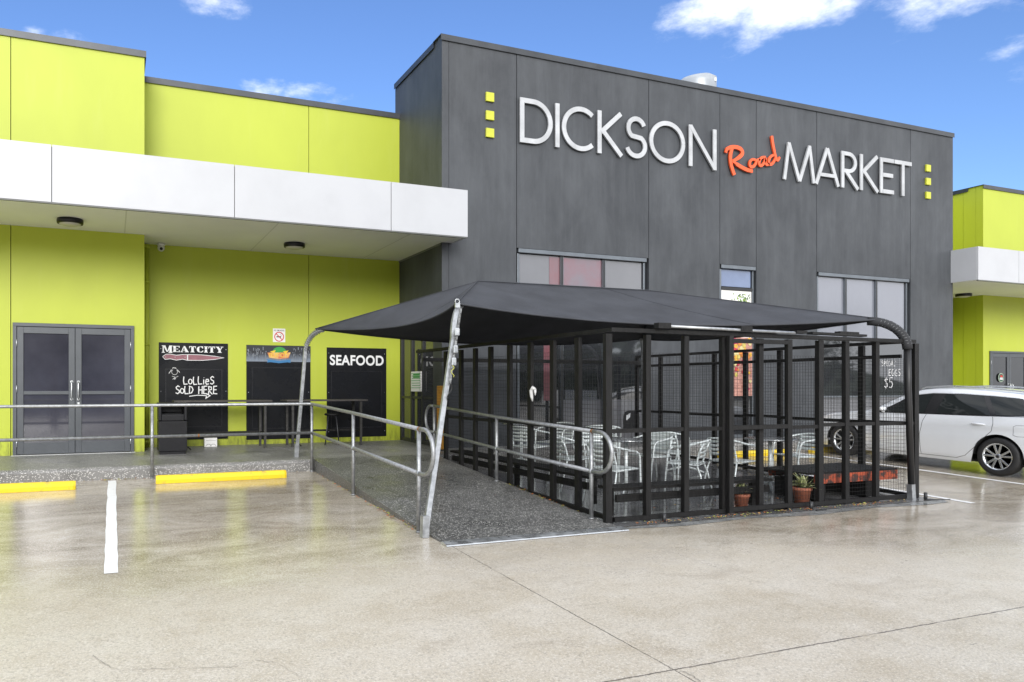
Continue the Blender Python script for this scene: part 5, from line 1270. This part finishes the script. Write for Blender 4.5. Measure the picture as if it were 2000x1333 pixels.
def ribbon(name, pts, w, m, off=.0015, both=True):
    for sg in ((1,-1) if both else (1,)):
        q = MB(); P = []
        for (ta, za), (tb_, zb2) in zip(pts, pts[1:]):
            for k in range(6): P.append((ta+(tb_-ta)*k/6, za+(zb2-za)*k/6))
        P.append(pts[-1]); Lf, Rt = stroke_poly(P, w)
        rows = []
        for a, b in zip(Lf, Rt):
            pa, pb = side_pt(a.x, a.y, off), side_pt(b.x, b.y, off); rows.append([(pa[0]*sg, pa[1], pa[2]), (pb[0]*sg, pb[1], pb[2])])
        q.grid(rows); o = q.build(name, m, body)
    return o
gapm = M('panel_gap', (.03,.03,.033), .6)
ribbon('door_gap', [(2.52,.975),(2.47,.85),(2.43,.6),(2.44,.4),(2.45,.235)], .007, gapm); ribbon('door_gap', [(1.36,.90),(1.34,.6),(1.38,.3),(1.42,.235)], .007, gapm)
ribbon('door_gap', [(2.45,.235),(3.05,.24),(3.20,.30),(3.36,.47),(3.50,.64),(3.60,.76),(3.62,.88),(3.60,1.0)], .007, gapm)
ribbon('door_gap', [(1.42,.235),(2.45,.235)], .006, gapm); ribbon('fuel_flap', [(3.92,.72),(3.98,.70),(4.13,.705),(4.17,.74),(4.165,.86),(4.13,.89),(3.96,.885),(3.92,.86),(3.92,.72)], .005, gapm)
ribbon('bumper_gap', [(4.08,.56),(4.3,.62),(4.5,.68),(4.62,.70)], .006, gapm); ribbon('chrome_strip', [(t, be(t)+(rl_(t)-be(t))*.82+.022) for t in (2.1,2.5,3.0,3.5,3.85)], .012, mAlu, .009)
for t in (2.22, 3.40): 
    for sg in (1,-1):
        q = MB(); P = [side_pt(t+dt, .865, o_) for dt, o_ in ((-.10,.002),(-.08,.022),(0,.028),(.08,.022),(.10,.002))]; q.tube([(p[0]*sg, p[1], p[2]) for p in P], [.008,.012,.014,.012,.008], 8); q.build('door_handle', mPaint, body)
def roof_patch(name, t0, t1, k0, m, nt=14, off=.006):
    q = MB(); rows = []
    for i in range(nt+1):
        t = t0+(t1-t0)*i/nt; s = section(t)[k0:]; rows.append([(-w, 2.35-t, z+off) for w, z in s] + [(w, 2.35-t, z+off) for w, z in s[-2::-1]])
    q.grid(rows); return q.build(name, m, body)
roof_patch('windscreen', 1.42, 2.04, 19, mCarGlass); roof_patch('rear_window', 4.43, 4.63, 19, mCarGlass, off=.01)
for sg in (1,-1): q = MB(); q.tube([(sg*(interp(roofw,t)-.05), 2.35-t, interp(roofz,t)+(.035 if 0 < i < 6 else .0)-.02) for i, t in enumerate((2.15,2.3,2.7,3.1,3.5,3.9,4.1))], .013, 8); q.build('roof_rail', mAlu, body)
for sg in (1,-1): q = MB(); p = side_pt(1.72, 1.0, .08); q.lathe([(.001,-.07),(.035,-.06),(.052,0),(.05,.06),(.035,.07),(.001,.072)], (p[0]*sg, p[1], p[2]+.02), 'X', 16); q.tube([(p[0]*sg*.93, p[1], p[2]-.05), (p[0]*sg, p[1], p[2]-.02)], .02, 8); q.build('mirror', mPaint, body)
patch('headlight', .07, .62, lambda t: be(t)-.15+.10*t, lambda t: be(t)-.02, mLamp, body, off=.004); patch('taillight', 4.42, 4.72, lambda t: .80, lambda t: be(t)-.03, mRedLens, body, off=.004)
patch('grille', .0, .06, lambda t: .42, lambda t: .50, mTrim, body, off=.003)
# floor pan and arch liners
q = MB(); q.box(-.78, .78, -2.25, 2.2, .20, .24); 
for sg in (-1, 1):
    for c in (TF, TR):
        rows = []
        for i in range(17):
            a = R(180*i/16); rows.append([(sg*.885, 2.35-c+RA*math.cos(a)*1.0, .335+(RA+.002)*math.sin(a)), (sg*.60, 2.35-c+RA*math.cos(a), .335+(RA+.002)*math.sin(a))])
        q.grid(rows); q.box(sg*.60-.004, sg*.60+.004, 2.35-c-RA, 2.35-c+RA, .22, .335+RA)
q.build('underbody', M('underbody_black', (.01,.01,.01), .9), car)
def wheel(x, y, sg):
    q = MB(); w = .215; ro = RW; ri = .222
    q.lathe([(ri,-w/2+.01),(ri+.02,-w/2),(ro-.03,-w/2+.004),(ro-.006,-w/2+.022),(ro,-w/2+.05),(ro,w/2-.05),(ro-.006,w/2-.022),(ro-.03,w/2-.004),(ri+.02,w/2),(ri,w/2-.01)], (x, y, RW+.01), 'X', 48, cap=False)
    tyre = q.build('wheel', mTyre, car)
    rim = MB(); c = (x, y, RW+.01); f = sg*w/2
    rim.lathe([(ri+.004, f), (ri-.012, f-.004*sg), (ri-.022, f-.03*sg), (ri-.03, f-.16*sg)], c, 'X', 48, cap=False)
    rim.build('rim', mRim, tyre)
    sp = MB()
    for k in range(5):
        for d in (-.25, .25):
            a = 2*math.pi*k/5+.3; b = a+d; o_ = Vector(c); fo = f-.006*sg; fi = f-.028*sg
            p0 = o_+Vector((fi, .045*math.cos(a+d*.6), .045*math.sin(a+d*.6))); p1 = o_+Vector((fo-.01*sg, (ri-.008)*math.cos(b), (ri-.008)*math.sin(b))); sp.bar(p0, p1, (.032), .026, up=(1,0,0))
    sp.lathe([(.055, f-.055*sg), (.055, f-.022*sg), (.032, f-.014*sg), (.001, f-.012*sg)], c, 'X', 20)
    sp.build('spokes', mRim, tyre, bevel=.004)
    bk = MB(); bk.lathe([(ri-.03, f-.07*sg), (.001, f-.07*sg)], c, 'X', 30); bk.build('brake_disc', M('brake_dark', (.035,.035,.037), .5, .5), tyre)
    hb = MB(); hb.lathe([(.026, f-.0115*sg), (.02, f-.008*sg), (.001,f-.0075*sg)], c, 'X', 16); hb.build('hub_cap', mTrim, tyre)
for c in (TF, TR):
    for sg in (-1, 1): wheel(sg*.785, 2.35-c, sg)

# ================================================================== ACROSS THE ROAD (behind the camera, seen in the glass)
hb = MB(); rows = []
for i in range(41):
    x = -160+8*i; r = []
    for j, (y, k) in enumerate(((-70,0),(-95,.5),(-125,.9),(-160,1),(-220,.8))): r.append((x, y, -.6+k*(13+5*math.sin(x*.03+1)+3*math.sin(x*.09))))
    rows.append(r)
hb.grid(rows); struct('hills', hb, M('hill_grass', (.05,.075,.025), .9, var=.4, scale=.1))
random.seed(9); q = MB()
for k in range(5200):
    x = random.uniform(-130, 130); j = random.random(); y = -68-j*60; kk = .5*min(1, j*2.4)+.4*max(0, j-.4); z = -.6+kk*(13+5*math.sin(x*.03+1)+3*math.sin(x*.09)) + random.uniform(0, 5.5+2*math.sin(x*.21))
    s = random.uniform(.8, 2.0); u = Vector((random.gauss(0,1), random.gauss(0,1), random.gauss(0,1))).normalized(); v = u.orthogonal().normalized(); c = Vector((x,y,z)); q.add([c-u*s, c-v*s*.7, c+u*s, c+v*s*.7], [(0,1,2,3)], k % 2)
tag(q.build('far_wood', [M('wood_a', (.045,.07,.022), .8), M('wood_b', (.025,.04,.014), .8)], fix=False), kind='stuff')
wh = thing('warehouse', 'long pale warehouse across the road behind the viewer', 'building', (6, -42, -.55))
q = MB(); q.box(-30, 34, -8, 0, 0, 5.2); q.build('wall', M('pale_steel_cladding', (.30,.31,.32), .5, var=.2, scale=.4), wh); q = MB(); q.box(-30.3, 34.3, -8.3, .3, 5.2, 5.6); q.build('roof', mCap, wh)
for x in (-20, -8, 4, 16, 26): q = MB(); q.box(x-2, x+2, .0, .05, .0, 3.6); q.build('roller_door', M('roller_door', (.10,.11,.13), .4), wh)
van = thing('parked_van', 'white van parked across the road behind the viewer', 'van', (-4, -22, -.54), group='vehicles behind the viewer')
q = MB(); P = [(-2.5,.35),(2.5,.35),(2.55,.9),(1.9,1.15),(1.3,1.95),(-2.4,2.0),(-2.55,1.2)]; q.prism(P, lambda a,b,d: (a, d, b), -.95, .95); vb = q.build('body', mWhite, van, bevel=.08)
q = MB(); q.prism([(1.85,1.2),(1.3,1.82),(.5,1.82),(.5,1.2)], lambda a,b,d: (a, d, b), -.96, .96); q.build('side_window', mCarGlass, vb)
for x in (-1.6, 1.6):
    for y in (-.85, .85): q = MB(); q.lathe([(.001,-.1),(.33,-.1),(.33,.1),(.001,.1)], (x, y, .33), 'Y', 24); q.build('wheel', mTyre, van)
v2 = copy_tree(van); v2.location = (9, -24, -.54); tag(v2, 'second white van parked behind the viewer to the right', 'van', 'vehicles behind the viewer')
mBark = M('bark', (.10,.075,.055), .9, var=.4, scale=8)
def street_tree(x, y, h, seed, lab):
    random.seed(seed); t = thing('street_tree', lab, 'tree', (x, y, gz(y)), group='trees behind the viewer')
    q = MB(); q.tube([(0,0,0),(.1,.05,h*.25),(-.05,.1,h*.5),(.1,0,h*.8)], [.22,.17,.12,.04], 9); tips = []
    for k in range(9):
        a = k*2.4; z0 = h*random.uniform(.3,.6); e = Vector((math.cos(a)*h*.32, math.sin(a)*h*.32, z0+h*random.uniform(.12,.35))); q.tube([(0,.05,z0), (e.x*.5, e.y*.5, z0+.4*(e.z-z0)), e], [.08,.05,.02], 6); tips.append(e)
    q.build('trunk', mBark, t); tips.append(Vector((.1,0,h*.85))); q = MB()
    for k in range(2600):
        c = random.choice(tips) + Vector((random.gauss(0,1), random.gauss(0,1), random.gauss(0,.8)))*h*.11; s_ = random.uniform(.06,.13)
        u = Vector((random.gauss(0,1), random.gauss(0,1), random.gauss(0,1))).normalized(); v = u.orthogonal().normalized(); q.add([c-u*s_, c-v*s_*.5, c+u*s_, c+v*s_*.5], [(0,1,2,3)], k % 2)
    q.build('crown', [bpy.data.materials['wood_a'], bpy.data.materials['wood_b']], t, fix=False)
street_tree(-8.5, -13, 7.5, 1, 'tall leafy street tree behind the viewer at far left'); street_tree(-3.2, -19, 6.5, 2, 'leafy street tree behind the viewer beside the white van'); street_tree(44, -12, 8, 3, 'tall leafy tree behind the viewer far to the right'); street_tree(56, -20, 9, 4, 'broad leafy tree behind the viewer farthest to the right')
van.location = (-7.5, -9.5, gz(-9.5)); v2.location = (27, -12, gz(-12))
